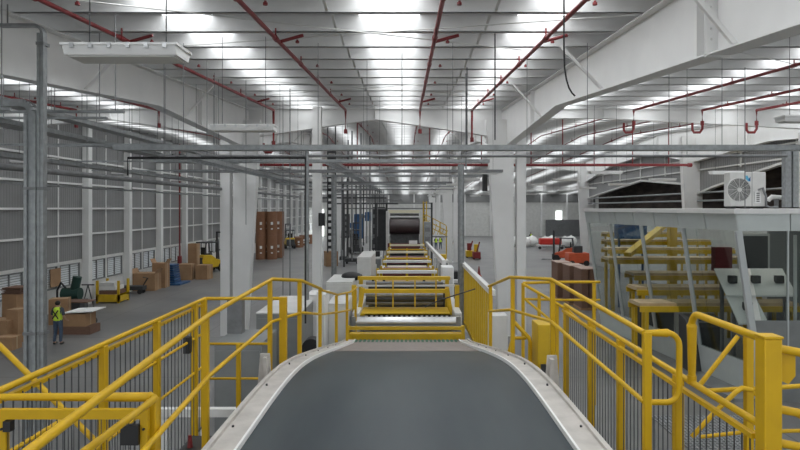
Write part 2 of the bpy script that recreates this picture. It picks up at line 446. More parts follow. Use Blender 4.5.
MB().cyl((12.45, 26.6, zc), (12.62, 26.6, zc), .09, 12).build('cap', RED, root)
for x in (-5.2, -2.2, 1, 3.3, 5.5, 6.9, 8.3, 10.0, 11.6): MB().cyl((x, 26.6, zc), (x, 26.6, gz(26.6)), .025, 8).build('hanger_rod', RED, root)
for (x, drop) in ((9.6, 9.1), (12.5, 9.1), (14.8, 9.1), (-5.65, 8.25)):
    z = drop; o = MB().tube([(x, 25.4, z), (x, 25.4, z-.25), (x-.1, 25.4, z-.4), (x-.35, 25.4, z-.4), (x-.42, 25.4, z-.3), (x-.42, 25.4, z)], .05, 8).build('pipe_hook', RED)
    tag(o, 'red U-bend at the foot of the sprinkler pipe %s' % ({9.6:'nearest right of the white girder', 12.5:'second right of the white girder', 14.8:'third right of the white girder', -5.65:'left of the hall centre'}[x]), 'pipe fitting')
o = MB().tube([(XL+.6, 47.5, .9), (XL+.6, 47.5, gz(47)-.1)], .055, 10).build('standpipe', RED); tag(o, 'red vertical standpipe on the left wall behind the cartons', 'pipe')
MB().m(0).cyl((XL+.6, 47.5, 0), (XL+.6, 47.5, 1.7), .17, 12).build('valve', RED, o)

# roof bracing rods
rods = [((-6.5, 9, 0), (2.6, 13.5, 0)), ((-6.5, 13.5, 0), (4.0, 10.5, 0)), ((-6.5, 17, 0), (4.0, 22, 0)), ((-6.5, 22, 0), (4.0, 17, 0)), ((5, 12, 0), (17, 20, 0))]
for i, (a, b) in enumerate(rods):
    struct('bracing_rod', MB().cyl((a[0], a[1], gz(a[1])-.03), (b[0], b[1], gz(b[1])-.03), .012, 6), WHITE2)

# ------------------------------------------------------------------ cable trays
def rodset(root, pts, r=.008, m_=GALVD):
    for (x, y, z) in pts: MB().cyl((x, y, z), (x, y, gz(y)+.02), r, 6).build('hanger_rod', m_, root)
def tray(p0, p1, label, w=.25, h=.1, cat='cable tray', m_=GALV, rods_n=3, group=None, ladder=False, name='cable_tray'):
    a, b = Vector(p0), Vector(p1); d = b-a
    root = empty(name, a, label, cat, group)
    mb = MB()
    s_ = d.normalized().cross(Vector((0,0,1)))*w/2
    mb.bar(a+s_, b+s_, .02, h).bar(a-s_, b-s_, .02, h)
    if not ladder: mb.bar(a-Vector((0,0,h/2-.01)), b-Vector((0,0,h/2-.01)), w, .015)
    else:
        n = int(d.length/.35)
        for i in range(n+1):
            p = a+d*(i/max(1,n)); mb.bar(p-s_-Vector((0,0,h/2-.02)), p+s_-Vector((0,0,h/2-.02)), .03, .02)
    mb.build('tray_body', m_, root)
    # a few cables lying in the tray
    MB().cyl(a+s_*.4, b+s_*.4, .025, 8).cyl(a-s_*.3-Vector((0,0,.01)), b-s_*.3-Vector((0,0,.01)), .02, 8).build('cable', DARK, root)
    rodset(root, [tuple(a+d*((i+.5)/rods_n)) for i in range(rods_n)])
    return root
z13 = EYE+60/F*13
tray((-6.3, 13, z13), (11.2, 13, z13), 'long grey cable tray crossing the view overhead, nearest one', w=.3, h=.11, rods_n=6)
z15 = EYE+52/F*15
o = MB().cyl((-6.2, 15, z15), (9.5, 15, z15), .035, 8).build('conduit', GALVD); tag(o, 'thin dark conduit just behind the overhead crossing tray', 'conduit')
rodset(o.parent or o, []) 
def conduit(pts, r, label, m_=GALV, cat='conduit', group=None, rods_at=(), name='conduit'):
    o = MB().tube(pts, r, 10).build(name, m_); tag(o, label, cat, group)
    for p in rods_at: MB().cyl(p, (p[0], p[1], gz(p[1])+.02), .008, 6).build('hanger_rod', GALVD, o)
    return o
for x in (-5, -1, 3, 7): MB().cyl((x, 15, z15), (x, 15, gz(15)+.02), .008, 6).build('hanger_rod', GALVD, o)
# left longitudinal trays and pipes (from the viewer towards the far end)
conduit([(-8, 4, 6.32), (-8, 44, 6.32)], .07, 'fat dark pipe running down the left bay at mid height', GALVD, 'pipe', rods_at=[(-8, y, 6.32) for y in (9, 15, 21, 30, 38)])
conduit([(-8.25, 6, 6.02), (-8.25, 40, 6.02)], .03, 'thin grey conduit just under the fat dark pipe', GALV, rods_at=[(-8.25, y, 6.02) for y in (11, 18, 26, 35)])
tray((-8.3, 5, 7.25), (-8.3, 23, 7.25), 'wide grey cable tray beside the fat dark pipe, higher', w=.5, rods_n=5)
tray((-9.6, 7, 6.75), (-9.6, 40, 6.75), 'grey cable tray between the left girder and the side wall', w=.4, rods_n=6)
tray((-7.4, 10, 7.45), (-7.4, 36, 7.45), 'grey cable tray hugging the underside of the left girder', w=.3, rods_n=5)
tray((-5.4, 14, 6.75), (-5.4, 48, 6.75), 'grey ladder tray running down the hall left of the machine', w=.5, rods_n=6, ladder=True)
tray((-3.0, 24, 7.3), (-3.0, 70, 7.3), 'grey ladder tray above the left edge of the machine line', w=.5, rods_n=6, ladder=True)
k = 0
for (y, xa, xb, z) in ((8.0, -8.2, -5.4, 7.25), (9.4, -8.4, -6.2, 7.05), (10.6, -8.3, -5.0, 7.2), (12, -9.6, -6.0, 7.3), (14.2, -9.7, -5.6, 7.0), (16, -10, -6.3, 7.15), (18, -9.9, -5.5, 6.9), (20, -10.5, -6.3, 6.75)):
    k += 1
    o = MB().bar((xa, y, z), (xb, y, z), .06, .045).build('tray_bracket', GALV)
    tag(o, 'short grey support bar under the left trays, number %d counting away from the viewer' % k, 'support bar', 'support bars under the left cable trays')
    for x in (xa+.15, xb-.15): MB().cyl((x, y, z), (x, y, gz(y)+.02), .009, 6).build('hanger_rod', GALVD, o)
k = 0
words = ['nearest', 'second', 'third', 'fourth', 'fifth', 'sixth', 'seventh', 'eighth', 'ninth', 'tenth', 'eleventh', 'twelfth']
for (y, xa, xb, z, m_) in ((19, -8, 2.6, 6.98, GALV), (22, -8.5, 3.5, 6.85, GALVD), (29, -7, 4, 7.05, GALV), (33, -7.2, 2.5, 6.9, GALVD), (38, -8, 3.5, 7.0, GALV), (45, -7, 3.5, 7.1, GALV), (52, -8, 4, 7.1, GALVD)):
    tray((xa, y, z), (xb, y, z), 'grey crossing tray over the machine, %s behind the nearest long one' % words[k+1], w=.3, h=.1, m_=m_, rods_n=4); k += 1
# big vertical trunking on the left and its elbows
def trunk(x, y, w, d, z1, xout, label, zb=0):
    root = empty('cable_duct', (x, y, zb), label, 'duct')
    MB().box(x-w/2, x+w/2, y-d/2, y+d/2, zb, z1).box(x-w/2-.03, x-w/2+.02, y-d/2-.04, y-d/2+.02, zb, z1).box(x+w/2-.02, x+w/2+.03, y-d/2-.04, y-d/2+.02, zb, z1).build('duct_body', GALV, root)
    mb = MB(); pts = []
    for i in range(7):
        a = R(90*i/6); pts.append((x-w/2-.12+(w/2+.12)*math.cos(a), y, z1+(w/2+.12)*math.sin(a)))
    for a, b in zip(pts, pts[1:]): mb.bar(a, b, d, w*.8, up=(0,1,0)) if False else mb.bar(a, b, w*.9, d, up=(0,1,0))
    mb.build('elbow', GALV, root)
    e = pts[-1]
    MB().bar(e, (xout, y, e[2]), w*.9, d, up=(0,1,0)).build('horizontal_run', GALV, root)
    zz = zb+1
    while zz < z1:
        MB().box(x-w/2-.04, x+w/2+.04, y-d/2-.05, y+d/2+.01, zz, zz+.05).build('joint_collar', GALVD, root); zz += 2.4
    MB().cyl((x-.6, y, e[2]), (x-.6, y, gz(y)+.02), .012, 6).build('hanger_rod', GALVD, root)
    return root
trunk(-6.225, 10, .135, .14, 7.06, -9.5, 'wide grey cable duct at the left with elbow at mid height')
trunk(-6.07, 10.02, .05, .12, 8.4, -6.8, 'narrow taller cable duct beside the wide grey duct')
# vertical posts and drops in the middle
def drop(px, y, z0, r, label, m_=GALVD, cat='conduit', z1=None):
    x = (px-VX)*y/F
    return conduit([(x, y, z0), (x, y, z1 or gz(y)+.02)], r, label, m_, cat)
bc = EYE+50/F*13
conduit([(-6.05, 13, 6.2), (-6.05, 13, bc), (-2.2, 13, bc), (-2.2, 13, 3.0)], .02, 'black bent conduit looping down left of the white slim column', BLK)
for i, (px, y, z0, r, m_, lb) in enumerate(((495,12,6.86,.014,BLK,'thin black drop cable hanging left of the white girder'), (461,20,0,.11,GALV,'square grey service post right of the machine line'), (334,28,0,.13,GALV,'grey service post left of the machine, between slim white column and blue machine'),
        (466,17,6.6,.02,GALVD,'thin conduit drop over the machine, right of middle'), (402,14,6.5,.01,GALVD,'thin hanging rod over the machine centre'), (246,18,5.0,.012,GALVD,'thin drop wire in front of the left tapered column'),
        (290,20,2.2,.018,GALVD,'thin dark drop pipe over the grey cabinets'), (283,22,1.5,.014,GALVD,'thin dark wire beside the grey cabinets'), (307,15,3.2,.05,GALV,'grey tray post just left of the slim white column'),
        (745,16,5.5,.012,GALVD,'thin hanging rod above the rooftop cooling unit'), (669,12,7,.008,GALVD,'thin hanging rod under the big white girder'), (352,40,2,.05,GALVD,'grey pipe drop before the blue machine'), (361,42,2,.05,GALVD,'grey pipe drop right of the blue machine'),
        (370,44,2,.06,GALVD,'thick grey pipe drop near the big roll'), (343,36,3,.05,DARK,'dark pipe drop beside the service post'), (348,46,3.5,.05,DARK,'dark pipe drop above the black forklift'))):
    drop(px, y, z0, r, lb, m_, 'post' if 'post' in lb else 'conduit', z1=(6.95 if 'square grey' in lb or 'service post' in lb or 'tray post' in lb else None))
# sagging black cable on the right
o = MB().tube([at(564,0,9.5)+Vector((0,0,.4)), at(564,50,9.5), at(564.6,68,9.5), at(566.5,80,9.5), at(569,88,9.5), at(572,93,9.5), at(575,96,9.5)], .014, 8).build('cable', BLK); tag(o, 'black cable hanging in a curve against the big white girder', 'cable')
o = MB().cyl((1.6+.0, 16.0, gz(16)+.02), (1.6, 16.0, 7.0), .014, 8).build('conduit', BLK); tag(o, 'black straight conduit hanging right of the middle pipe', 'conduit')
# pair of vertical ducts on the booth roof
for i, (px, lb) in enumerate(((786.5, 'left of the two grey ducts rising off the booth roof'), (794, 'right of the two grey ducts rising off the booth roof'))):
    x = (px-VX)*19/F
    o = MB().box(x-.09, x+.09, 18.9, 19.1, 5.52, 7.35).build('cable_duct', GALV); tag(o, lb, 'duct')
o = MB().box(13.0, 15, 19.6, 19.95, 5.52, 8.0).build('electrical_enclosure', WHITE2); tag(o, 'white panel standing on the booth roof at the picture edge', 'panel')
# vertical cable ladder stack behind the slim column (black)
root = empty('cable_ladder', (-4.0, 31, 3.2), 'black vertical cable ladder behind the slim white column', 'cable ladder')
mb = MB()
for x in (-4.1, -3.7): mb.box(x-.03, x+.03, 31, 31.1, 3.2, gz(31))
mb.build('rail', DARK, root)
for q in range(16): MB().box(-4.1, -3.7, 31, 31.08, 3.4+q*.33, 3.55+q*.33).build('rung', BLK, root)
for i in range(14):
    y = 36+i*1.9; x = -3.9+i*.12
    conduit([(x, y, 2.4+.05*i), (x, y, 7.35)], .045, 'dark vertical riser in the row of risers left of the machine line', DARK if i % 2 else GALVD, 'conduit', 'risers left of the machine line')

# ------------------------------------------------------------------ hanging lamps
def lamp(x, y, z, L, label, big=False):
    root = empty('hanging_lamp', (x, y, z), label, 'lamp', 'white hanging lamps')
    w = .34 if big else .28
    mb = MB().prism([(-w/2,-.04),(w/2,-.04),(w/2+.03,.03),(w/2+.03,.055),(-w/2-.03,.055),(-w/2-.03,.03)], 'x', -L/2, L/2)
    mb.box(-L/2-.02, L/2+.02, -w/2-.045, w/2+.045, .05, .075)
    for v in range(len(mb.v)): mb.v[v] = (mb.v[v][0]+x, mb.v[v][1]+y, mb.v[v][2]+z)
    mb.build('housing', WHITE, root)
    MB().box(x-L/2+.03, x+L/2-.03, y-w/2+.02, y+w/2-.02, z-.055, z-.038).build('diffuser', WHITE2, root)
    if big:
        for q in range(6):
            xx = x-L/2+.1+q*(L-.2)/5; MB().box(xx-.02, xx+.02, y-w/2-.055, y-w/2-.03, z+.02, z+.07).build('clip', STEEL, root)
    for s in (-1, 1): MB().cyl((x+s*L*.35, y, z+.07), (x+s*L*.35, y, gz(y)+.02), .006, 6).build('suspension_wire', DARK, root)
    return root
lamp((128-VX)*6.2/F, 6.2, EYE+153/F*6.2, 1.13, 'large white hanging lamp at upper left, nearest', True)
lamp((244-VX)*12.4/F, 12.4, EYE+79/F*12.4, 1.28, 'white hanging lamp below the left girder, in front of the tapered column', True)
lamp((812-VX)*12/F, 12, EYE+88/F*12, 1.28, 'white hanging lamp at the right picture edge')
li = 0
wpos = []
for y in (18.5, 24.8, 31, 37.3, 44, 50, 56, 64, 72): 
    for x in (-5.0, -11.5, 3.1, 8.2, 13.2):
        if x == -5.0 and y < 30: continue
        if x == 3.1 and y < 22: continue
        if x in (8.2, 13.2) and y < 22: continue
        wpos.append((x, y))
ROWN = {-5.0: 'left of the machine', -11.5: 'near the left wall', 3.1: 'right of the machine', 8.2: 'above the booth side aisle', 13.2: 'furthest right'}
cnt = {}
for x, y in wpos:
    cnt[x] = cnt.get(x, 0)+1
    lamp(x, y, 6.95, 1.3, 'small white hanging lamp, %s of the row %s' % (words[cnt[x]-1], ROWN[x]))

# ------------------------------------------------------------------ the conveyor in the foreground
prof = [(1.2,3.64),(4.6,3.645),(6.1,3.645),(6.8,3.61),(7.65,3.52),(8.8,3.32),(10.2,3.06),(12.5,2.62),(14.9,2.17)]
def zbelt(y):
    for (a, za), (b, zb) in zip(prof, prof[1:]):
        if a <= y <= b: return za+(zb-za)*(y-a)/(b-a)
    return prof[-1][1]
root = empty('belt_conveyor', (0, 4, 0), 'wide dark belt conveyor in a white frame, sloping away', 'conveyor')
fine = []
N = 60
for i in range(N+1):
    y = 1.2+(14.9-1.2)*i/N
    zz = sum(zbelt(min(14.9, max(1.2, y+d))) for d in (-.6,-.3,0,.3,.6))/5; fine.append((y, zz))
def swept(x0, x1, dz0, dz1, ya=1.2, yb=14.9):
    f = [p for p in fine if ya-.01 <= p[0] <= yb+.01]
    mb = MB(); vs = []; n = len(f)
    for (y, z) in f: vs += [(x0, y, z+dz0), (x1, y, z+dz0), (x1, y, z+dz1), (x0, y, z+dz1)]
    fs = [(0,1,2,3), tuple(4*(n-1)+q for q in (3,2,1,0))]
    for i in range(n-1):
        a = 4*i; b = a+4
        for q in range(4): fs.append((a+q, b+q, b+(q+1) % 4, a+(q+1) % 4))
    return mb._add(vs, fs)
swept(-1.3, 1.3, -.05, 0, 1.2, 10.4).build('belt', BELT, root)
sl = swept(-1.3, 1.3, -.05, -.005, 10.4, 14.9); sl.build('slat_deck', PLATE, root)
for s in (-1, 1):
    o = swept(s*1.285, s*1.52, -.06, .03).build('side_frame', FRAMEW, root)
    swept(s*1.49, s*1.53, -.5, .06).build('side_plate', FRAMEW, o)
    swept(s*1.28, s*1.30, -.04, .045).build('edge_lip', LABEL, o)
    for i in range(9):
        yy = 2.6+i*1.2; zz = zbelt(yy)
        MB().cyl((s*1.45, yy, zz+.025), (s*1.45, yy, zz+.045), .011, 6).build('bolt', DARK, o)
    mb = MB(); yy = 7.15 if s < 0 else 7.0; zz = zbelt(yy)
    mb.prism([(s*1.56, zz-.9), (s*1.84, zz-.9), (s*1.75, zz+.19), (s*1.64, zz+.19)], 'y', yy, yy+.03).box(s*1.50, s*1.56, yy, yy+.1, zz-.9, zz)
    mb.prism([(s*1.60, zz-.85), (s*1.64, zz-.85), (s*1.70, zz+.16), (s*1.66, zz+.16)], 'y', yy-.08, yy+.1)
    mb.build('gusset_bracket', FRAMEW, root)
mb = MB()
for s in (-1, 1):
    for yy in (2.5, 6.5, 10, 14): mb = MB().box(s*1.35-.1, s*1.35+.1, yy-.1, yy+.1, 0, zbelt(yy)-.3); mb.build('leg', FRAMEW, root)
MB().box(-1.25, 1.25, 1.6, 13.6, 1.2, 1.9).build('underframe', GALVD, root)
for q in range(26):
    x = -1.28+q*.1024
    MB().box(x, x+.055, 14.6, 14.92, zbelt(14.75)-.02, zbelt(14.75)+.035).build('comb_tooth', GREEN, root)
MB().box(-1.33, 1.33, 14.55, 14.95, zbelt(14.75)-.1, zbelt(14.75)-.02).build('comb_bar', LABEL, root)

# ------------------------------------------------------------------ railings
PR = .024
def railing(name, label, tops, mids, posts, pw=.06, cat='railing', round_=False):
    """tops/mids: lists of point lists; posts: list of (x, y, z0, z1)"""
    p0 = posts[0] if posts else tops[0][0]
    root = empty(name, (p0[0], p0[1], p0[2]), label, cat)
    for t in tops: MB().tube(t, PR, 12).build('top_rail', YEL, root)
    for t in mids: MB().tube(t, PR*.9, 12).build('mid_rail', YEL, root)
    for (x, y, z0, z1) in posts: MB().box(x-pw/2, x+pw/2, y-pw/2, y+pw/2, z0, z1).build('post', YEL, root, bevel=.006)
    return root
# inner left rail
Lp = [(-1.50,2.0,4.5), (-1.56,2.52,4.5), (-1.715,4.17,4.5), (-1.85,5.6,4.5), (-1.9,8.45,4.5), (-1.58,8.94,4.42), (-1.56,10.9,4.03)]
Lm = [(-1.55,2.52,3.95), (-1.68,3.83,3.95), (-1.85,5.6,3.93), (-1.90,8.45,3.9), (-1.58,8.94,3.94), (-1.56,10.9,3.57)]
railing('handrail', 'yellow handrail along the left edge of the belt, nearest', [Lp], [Lm],
        [(-1.9,5.66,3.1,4.48), (-1.93,8.45,3.2,4.49), (-1.60,8.94,3.2,4.41), (-1.58,10.9,2.5,4.02)])
# inner right rail with its return loop
def arc(c, r, a0, a1, ax, n=6):
    out = []
    for i in range(n+1):
        a = R(a0+(a1-a0)*i/n); out.append(tuple(Vector(c)+Vector(ax[0])*r*math.cos(a)+Vector(ax[1])*r*math.sin(a)))
    return out
Rp = [(1.57,11.5,4.0), (1.58,9.2,4.44), (1.92,8.0,4.55), (1.92,4.85,4.49)]
yl = 4.85
loop = [(1.92,yl,4.49), (2.10,yl,4.49)]+arc((2.10,yl,4.39), .10, 90, 0, ((1,0,0),(0,0,1)))+arc((2.10,yl,4.03), .10, 0, -90, ((1,0,0),(0,0,1)))+[(1.92,yl,3.93)]
Rm = [(1.57,11.5,3.52), (1.58,9.2,3.94), (1.92,8.0,3.99), (1.92,yl,3.93)]
rr = railing('handrail', 'yellow handrail along the right edge of the belt with rounded end loop', [Rp], [Rm],
        [(1.60,11.5,2.5,4.0), (1.62,9.2,3.1,4.43), (1.94,8.0,3.1,4.54), (1.94,yl,2.6,4.5)])
MB().tube(loop, PR, 12).build('end_loop', YEL, rr)
# outer left fence with dark wire infill
def fence(name, label, x, zt, zb, ya, yb, posts, step=.075, second=True, mids=(), pw=.075, x2=None, wire=.004):
    root = empty(name, (x, ya, zb), label, 'fence')
    x2 = x if x2 is None else x2
    MB().tube([(x, ya, zt), (x2, yb, zt)], .026, 12).build('top_rail', YEL, root)
    if second: MB().bar((x-.03, ya, zt-.085), (x2-.03, yb, zt-.085), .04, .035).build('lower_top_bar', YEL, root)
    for m_ in mids: MB().tube([(x, ya, m_), (x2, yb, m_)], .018, 10).build('mid_rail', YEL, root)
    for p in posts: MB().box(x-pw/2, x+pw/2, p-pw/2, p+pw/2, zb, zt-.01).build('post', YEL, root, bevel=.006)
    mb = MB(); n = int((yb-ya)/step)
    for i in range(n): mb.box(x-wire, x+wire, ya+i*step-wire, ya+i*step+wire, zb+.05, zt-.08)
    mb.bar((x, ya, zb+.05), (x, yb, zb+.05), .02, .02)
    mb.build('wire_infill', WIRE, root)
    return root
fl = fence('guard_fence', 'yellow guard fence with dark upright wires left of the belt', -2.9, 4.2, 2.35, 4.2, 8.6, [5.72, 6.95, 8.2, 8.57], mids=(3.72, 3.25), step=.11)
# cross part at its far end
root = empty('guard_rail', (-2.4, 8.6, 2.0), 'yellow crossing rail at the far end of the left fence', 'railing')
MB().tube([(-2.9,8.62,4.2), (-1.78,8.62,4.2)], .024, 12).build('top_rail', YEL, root)
for z in (3.55, 3.05): MB().tube([(-2.9,8.62,z), (-1.98,8.62,z)], .018, 10).build('mid_rail', YEL, root)
MB().box(-1.83,-1.73,8.58,8.68,2.7,4.22).build('post', YEL, root, bevel=.006)
MB().box(-2.45,-2.39,8.59,8.65,2.0,3.55).build('post', YEL, root, bevel=.006)
MB().bar((-1.95,8.66,2.7), (-1.6,8.66,3.1), .05).build('brace', YEL, root)
# gate across the walkway
zg = EYE-189/F*4.2
root = empty('mesh_gate', (-2.3, 4.2, 2.4), 'yellow mesh gate with black latch box at lower left', 'gate')
MB().tube([(-2.95,4.2,zg), (-1.80,4.2,zg)]+arc((-1.80,4.15,zg), .05, 90, 0, ((1,0,0),(0,1,0)), 4)+[(-1.75,3.2,zg)], .024, 12).build('top_rail', YEL, root)
MB().box(-1.81,-1.74,4.15,4.22,2.4,zg-.005).build('post', YEL, root, bevel=.006)
mb = MB(); gx0, gx1, gzt, gzb = -2.78, -1.765, zg-.05, 2.5
mb.box(gx0, gx1, 4.08, 4.12, gzt-.065, gzt).box(gx0, gx0+.05, 4.08, 4.12, gzb, gzt-.065).box(gx1-.05, gx1, 4.08, 4.12, gzb, gzt-.065).box(gx0, gx1, 4.08, 4.12, gzb-.05, gzb)
mb.build('gate_frame', YEL, root)
mb = MB()
for i in range(25): mb.box(gx0+.05+i*.0375, gx0+.054+i*.0375, 4.1, 4.104, gzb, gzt-.05)
for i in range(34): mb.box(gx0+.05, gx1-.05, 4.1, 4.104, gzb+i*.032, gzb+.004+i*.032)
mb.build('wire_mesh', WIRE, root)
MB().box(gx1-.17, gx1-.05, 4.05, 4.1, gzt-.23, gzt-.10).build('latch_box', BLK, root)
MB().box(gx0+.05, gx0+.1, 4.05, 4.1, gzt-.14, gzt-.07).build('hinge', BLK, root)
for xx in (gx0+.025, gx1-.025): MB().cyl((xx, 4.07, gzt-.13), (xx, 4.081, gzt-.13), .009, 8).build('bolt', BLK, root)
# sloping stair rail seen at the left picture edge
o = MB().tube([at(-20,328,6.4), at(0,346,6.3), at(48,394,6.1), at(100,446,5.9)], .03, 12).build('stair_rail', YEL); tag(o, 'sloping yellow stair rail behind the left fence, at the picture edge', 'handrail')
# right fence G
fg = fence('guard_fence', 'yellow guard fence with dark upright wires right of the belt', 2.35, 4.06, 1.9, 4.01, 8.92, [5.2, 6.6, 7.66, 8.86], step=.10, mids=(), pw=.075)
# raised hoop above it
root = empty('raised_hoop_rail', (2.35, 4.95, 4.07), 'raised yellow hoop rail on top of the right fence', 'railing')
zt = 4.636
MB().tube([(2.35,4.95,4.07), (2.35,4.95,zt-.11)]+arc((2.35,4.84,zt-.11), .11, 0, 90, ((0,1,0),(0,0,1)))+[(2.35,3.99,zt)], .028, 12).build('hoop', YEL, root)
MB().cyl((2.35,4.95,4.05), (2.35,4.95,4.12), .036, 12).build('foot_collar', YEL, root)
root = empty('gate_post', (2.36, 3.92, 1.9), 'thick square yellow post with hinge plate at the right', 'post')
MB().box(2.303,2.417,3.86,3.975,1.9,4.655).build('post_body', YEL, root, bevel=.008)
MB().box(2.297,2.423,3.855,3.98,4.655,4.672).build('cap', YEL, root, bevel=.004)
for z in (4.585, 4.19, 3.97): MB().tube([(2.41,3.92,z), (2.9,3.9,z-.09), (3.5,3.7,z-.17)], .028, 12).build('side_rail', YEL, root)
MB().prism([(2.42,4.55),(2.545,4.53),(2.545,4.40),(2.50,4.345),(2.42,4.38)], 'y', 3.93, 3.96).build('hinge_plate', YEL, root)
# rails behind the right fence
def zy(py, Y): return EYE+(VY-py)*Y/F
def xp(px, Y): return (px-VX)*Y/F
Y0 = 5.6
root = empty('stair_rail', (xp(748,Y0), Y0, 2.2), 'yellow stair railing behind the hoop rail', 'railing')
MB().box(xp(745,Y0), xp(752,Y0), Y0-.03, Y0+.03, 2.2, zy(333,Y0)).build('post', YEL, root)
MB().tube([at(704,391,Y0), at(740,389,Y0), at(752,389,Y0+.0), at(800,386,Y0), at(830,385,Y0)], .022, 10).build('mid_rail', YEL, root)
MB().tube([at(738,336,Y0), at(700,385,Y0)], .022, 10).build('brace', YEL, root)
MB().tube([at(752,390,Y0-.1), at(742,388,Y0-.1), at(736,392,Y0-.1), at(715,412,Y0-.1), at(692,437,Y0-.1)], .022, 10).build('sloping_rail', YEL, root)
MB().tube([at(752,392,Y0), at(775,405,Y0), at(830,430,Y0)], .022, 10).build('lower_rail', YEL, root)
MB().tube([at(700,437,Y0), at(745,432,Y0), at(830,430,Y0)], .018, 10).build('bottom_rail', YEL, root)
# fine perforated tread grid at the bottom right
mb = MB()
x0, x1, yy0 = xp(700,6.3), xp(790,6.3), 6.3
for i in range(26): mb.box(x0, x1+.2, yy0+i*.05, yy0+i*.05+.012, 2.86, 2.88)
for i in range(24): mb.box(x0+i*.05, x0+i*.05+.01, yy0, yy0+1.3, 2.86, 2.88)
mb.box(x0, x1+.2, yy0-.03, yy0, 2.82, 2.9)
o = mb.build('grating_step', GALV); tag(o, 'fine steel grating tread low at the right beyond the fence', 'stair tread')
for (xx, y) in ((x0, yy0), (x1+.15, yy0), (x0, yy0+1.25), (x1+.15, yy0+1.25)): MB().box(xx, xx+.05, y, y+.05, 0, 2.86).build('leg', GALV, o)

# far right stair rails at mid distance
Y1 = 12.5
root = empty('stair_rail', (xp(523,Y1), Y1, 1.8), 'yellow stair railing beyond the right handrail, beside the grey column', 'railing')
MB().tube([at(523,283,Y1), at(560,282,Y1), at(600,282,Y1)], .03, 10).build('top_rail', YEL, root)
MB().tube([at(523,299,Y1), at(560,300,Y1), at(600,300,Y1)], .026, 10).build('mid_rail', YEL, root)
MB().tube([at(523,284,Y1-.1), at(549,299,Y1-.5), at(566,309,Y1-.9), at(590,330,Y1-1.4)], .03, 10).build('sloping_rail', YEL, root)
MB().tube([at(526,300,Y1-.1), at(549,319,Y1-.5), at(570,336,Y1-.9)], .026, 10).build('lower_sloping_rail', YEL, root)
for px, y in ((523,Y1), (539,Y1), (594,Y1), (557,Y1-.7)):
    MB().box(xp(px,y)-.03, xp(px,y)+.03, y-.03, y+.03, 1.4, zy(283 if px != 539 and px != 557 else (294 if px == 539 else 305), y)).build('post', YEL, root)
# small yellow loop rail
o = MB().tube([at(513,321,10.5), at(529,338,10.3)]+[at(530,342,10.3), at(530,372,10.3)], .035, 10).build('loop_rail', YEL); tag(o, 'small yellow bent rail just right of the belt frame', 'railing')
MB().tube([at(508,356,10.4), at(513,338,10.4), at(526,338,10.4)], .03, 10).build('cross_tube', YEL, o)
root = empty('yellow_cabinet', (xp(547,10.2), 10.2, 2.4), 'yellow control cabinet beside the right handrail posts', 'cabinet')
MB().box(xp(538,10), xp(555,10), 10, 10.5, 2.4, zy(325,10)).build('body', YELD, root, bevel=.01)
MB().box(xp(541,9.98), xp(546,9.98), 9.96, 10, 2.7, 2.9).build('handle', DARK, root)
root = empty('control_box', (xp(500,13), 13, 1.2), 'small light grey control box right of the machine entry', 'box')
MB().box(xp(491,13), xp(508,13), 13, 13.5, 1.9, zy(316,13)).build('body', WHITE2, root, bevel=.01)
MB().box(xp(497,13), xp(502,13), 13.2, 13.3, 0, 1.9).build('stand', GALVD, root)
# white-topped fence right of the machine
root = empty('safety_fence', (1.9, 17, 1.7), 'yellow upright fence with thick white top bar right of the machine', 'fence')
MB().bar((1.9,13.3,3.62), (1.9,21.6,3.62), .12, .12).build('top_bar', WHITE, root)
for i in range(20):
    yy = 13.5+i*.42; MB().box(1.88, 1.92, yy-.05, yy+.05, 1.7, 3.56).build('slat', YELD, root)
MB().bar((1.9,13.5,1.72), (1.9,21.6,1.72), .06, .1).build('bottom_bar', YELD, root)
for yy in (13.6, 17.2, 21.4): MB().box(1.84,1.96,yy-.05,yy+.05,0,1.7).build('post', YELD, root)
# left counterpart small rail
root = empty('entry_rail', (-1.5, 13, 1.9), 'small yellow rail beside the left end of the machine entry', 'railing')
MB().tube([(-1.56,10.95,4.0), (-1.5,13.0,3.62), (-1.42,15.0,3.4), (-1.35,16.2,3.36)], .022, 10).build('top_rail', YEL, root)
MB().tube([(-1.56,10.95,3.56), (-1.5,13.0,3.24), (-1.42,15.0,2.95)], .02, 10).build('mid_rail', YEL, root)
for (x, y, z) in ((-1.5,13,3.6), (-1.43,14.6,3.42), (-1.35,16.1,3.3)): MB().box(x-.06, x+.0, y-.03, y+.03, 1.5, z).build('post', YEL, root)
MB().box(-1.72,-1.62,11.4,11.5,1.8,3.9).build('white_post', WHITE, root)

# ------------------------------------------------------------------ machine entry and the line beyond
root = empty('feeder_machine', (0, 17, 0), 'yellow framed feeder machine with grey roller at the end of the belt', 'machine')
Y = 15.3
MB().box(xp(347,Y), xp(465,Y), Y, Y+.25, zy(340,Y), zy(334,Y)).build('kick_plate', YELD, root)
MB().box(xp(347,Y), xp(465,Y), Y, Y+.08, zy(330,Y), zy(327,Y)).build('barrier_rail', YELD, root)
for px in (348, 463): MB().box(xp(px,Y)-.04, xp(px,Y)+.04, Y-.02, Y+.1, zy(345,Y), zy(326,Y)).build('barrier_post', YELD, root)
Y = 16.2
MB().cyl((xp(356,Y), Y, zy(322,Y)), (xp(456,Y), Y, zy(322,Y)), .14, 24).build('roller', STEEL, root)
for px in (354, 458): MB().box(xp(px,Y)-.06, xp(px,Y)+.06, Y-.15, Y+.15, 1.2, zy(316,Y)).build('roller_bearing', GALV, root)
MB().box(-1.6, 1.6, 15.6, 20.2, .2, 1.85).build('base_block', CABG, root, bevel=.02)
Y = 17.0
mb = MB().box(xp(365,Y), xp(450,Y), Y, Y+.1, zy(317.5,Y), zy(314,Y)); mb.build('perforated_strip', LABEL, root)
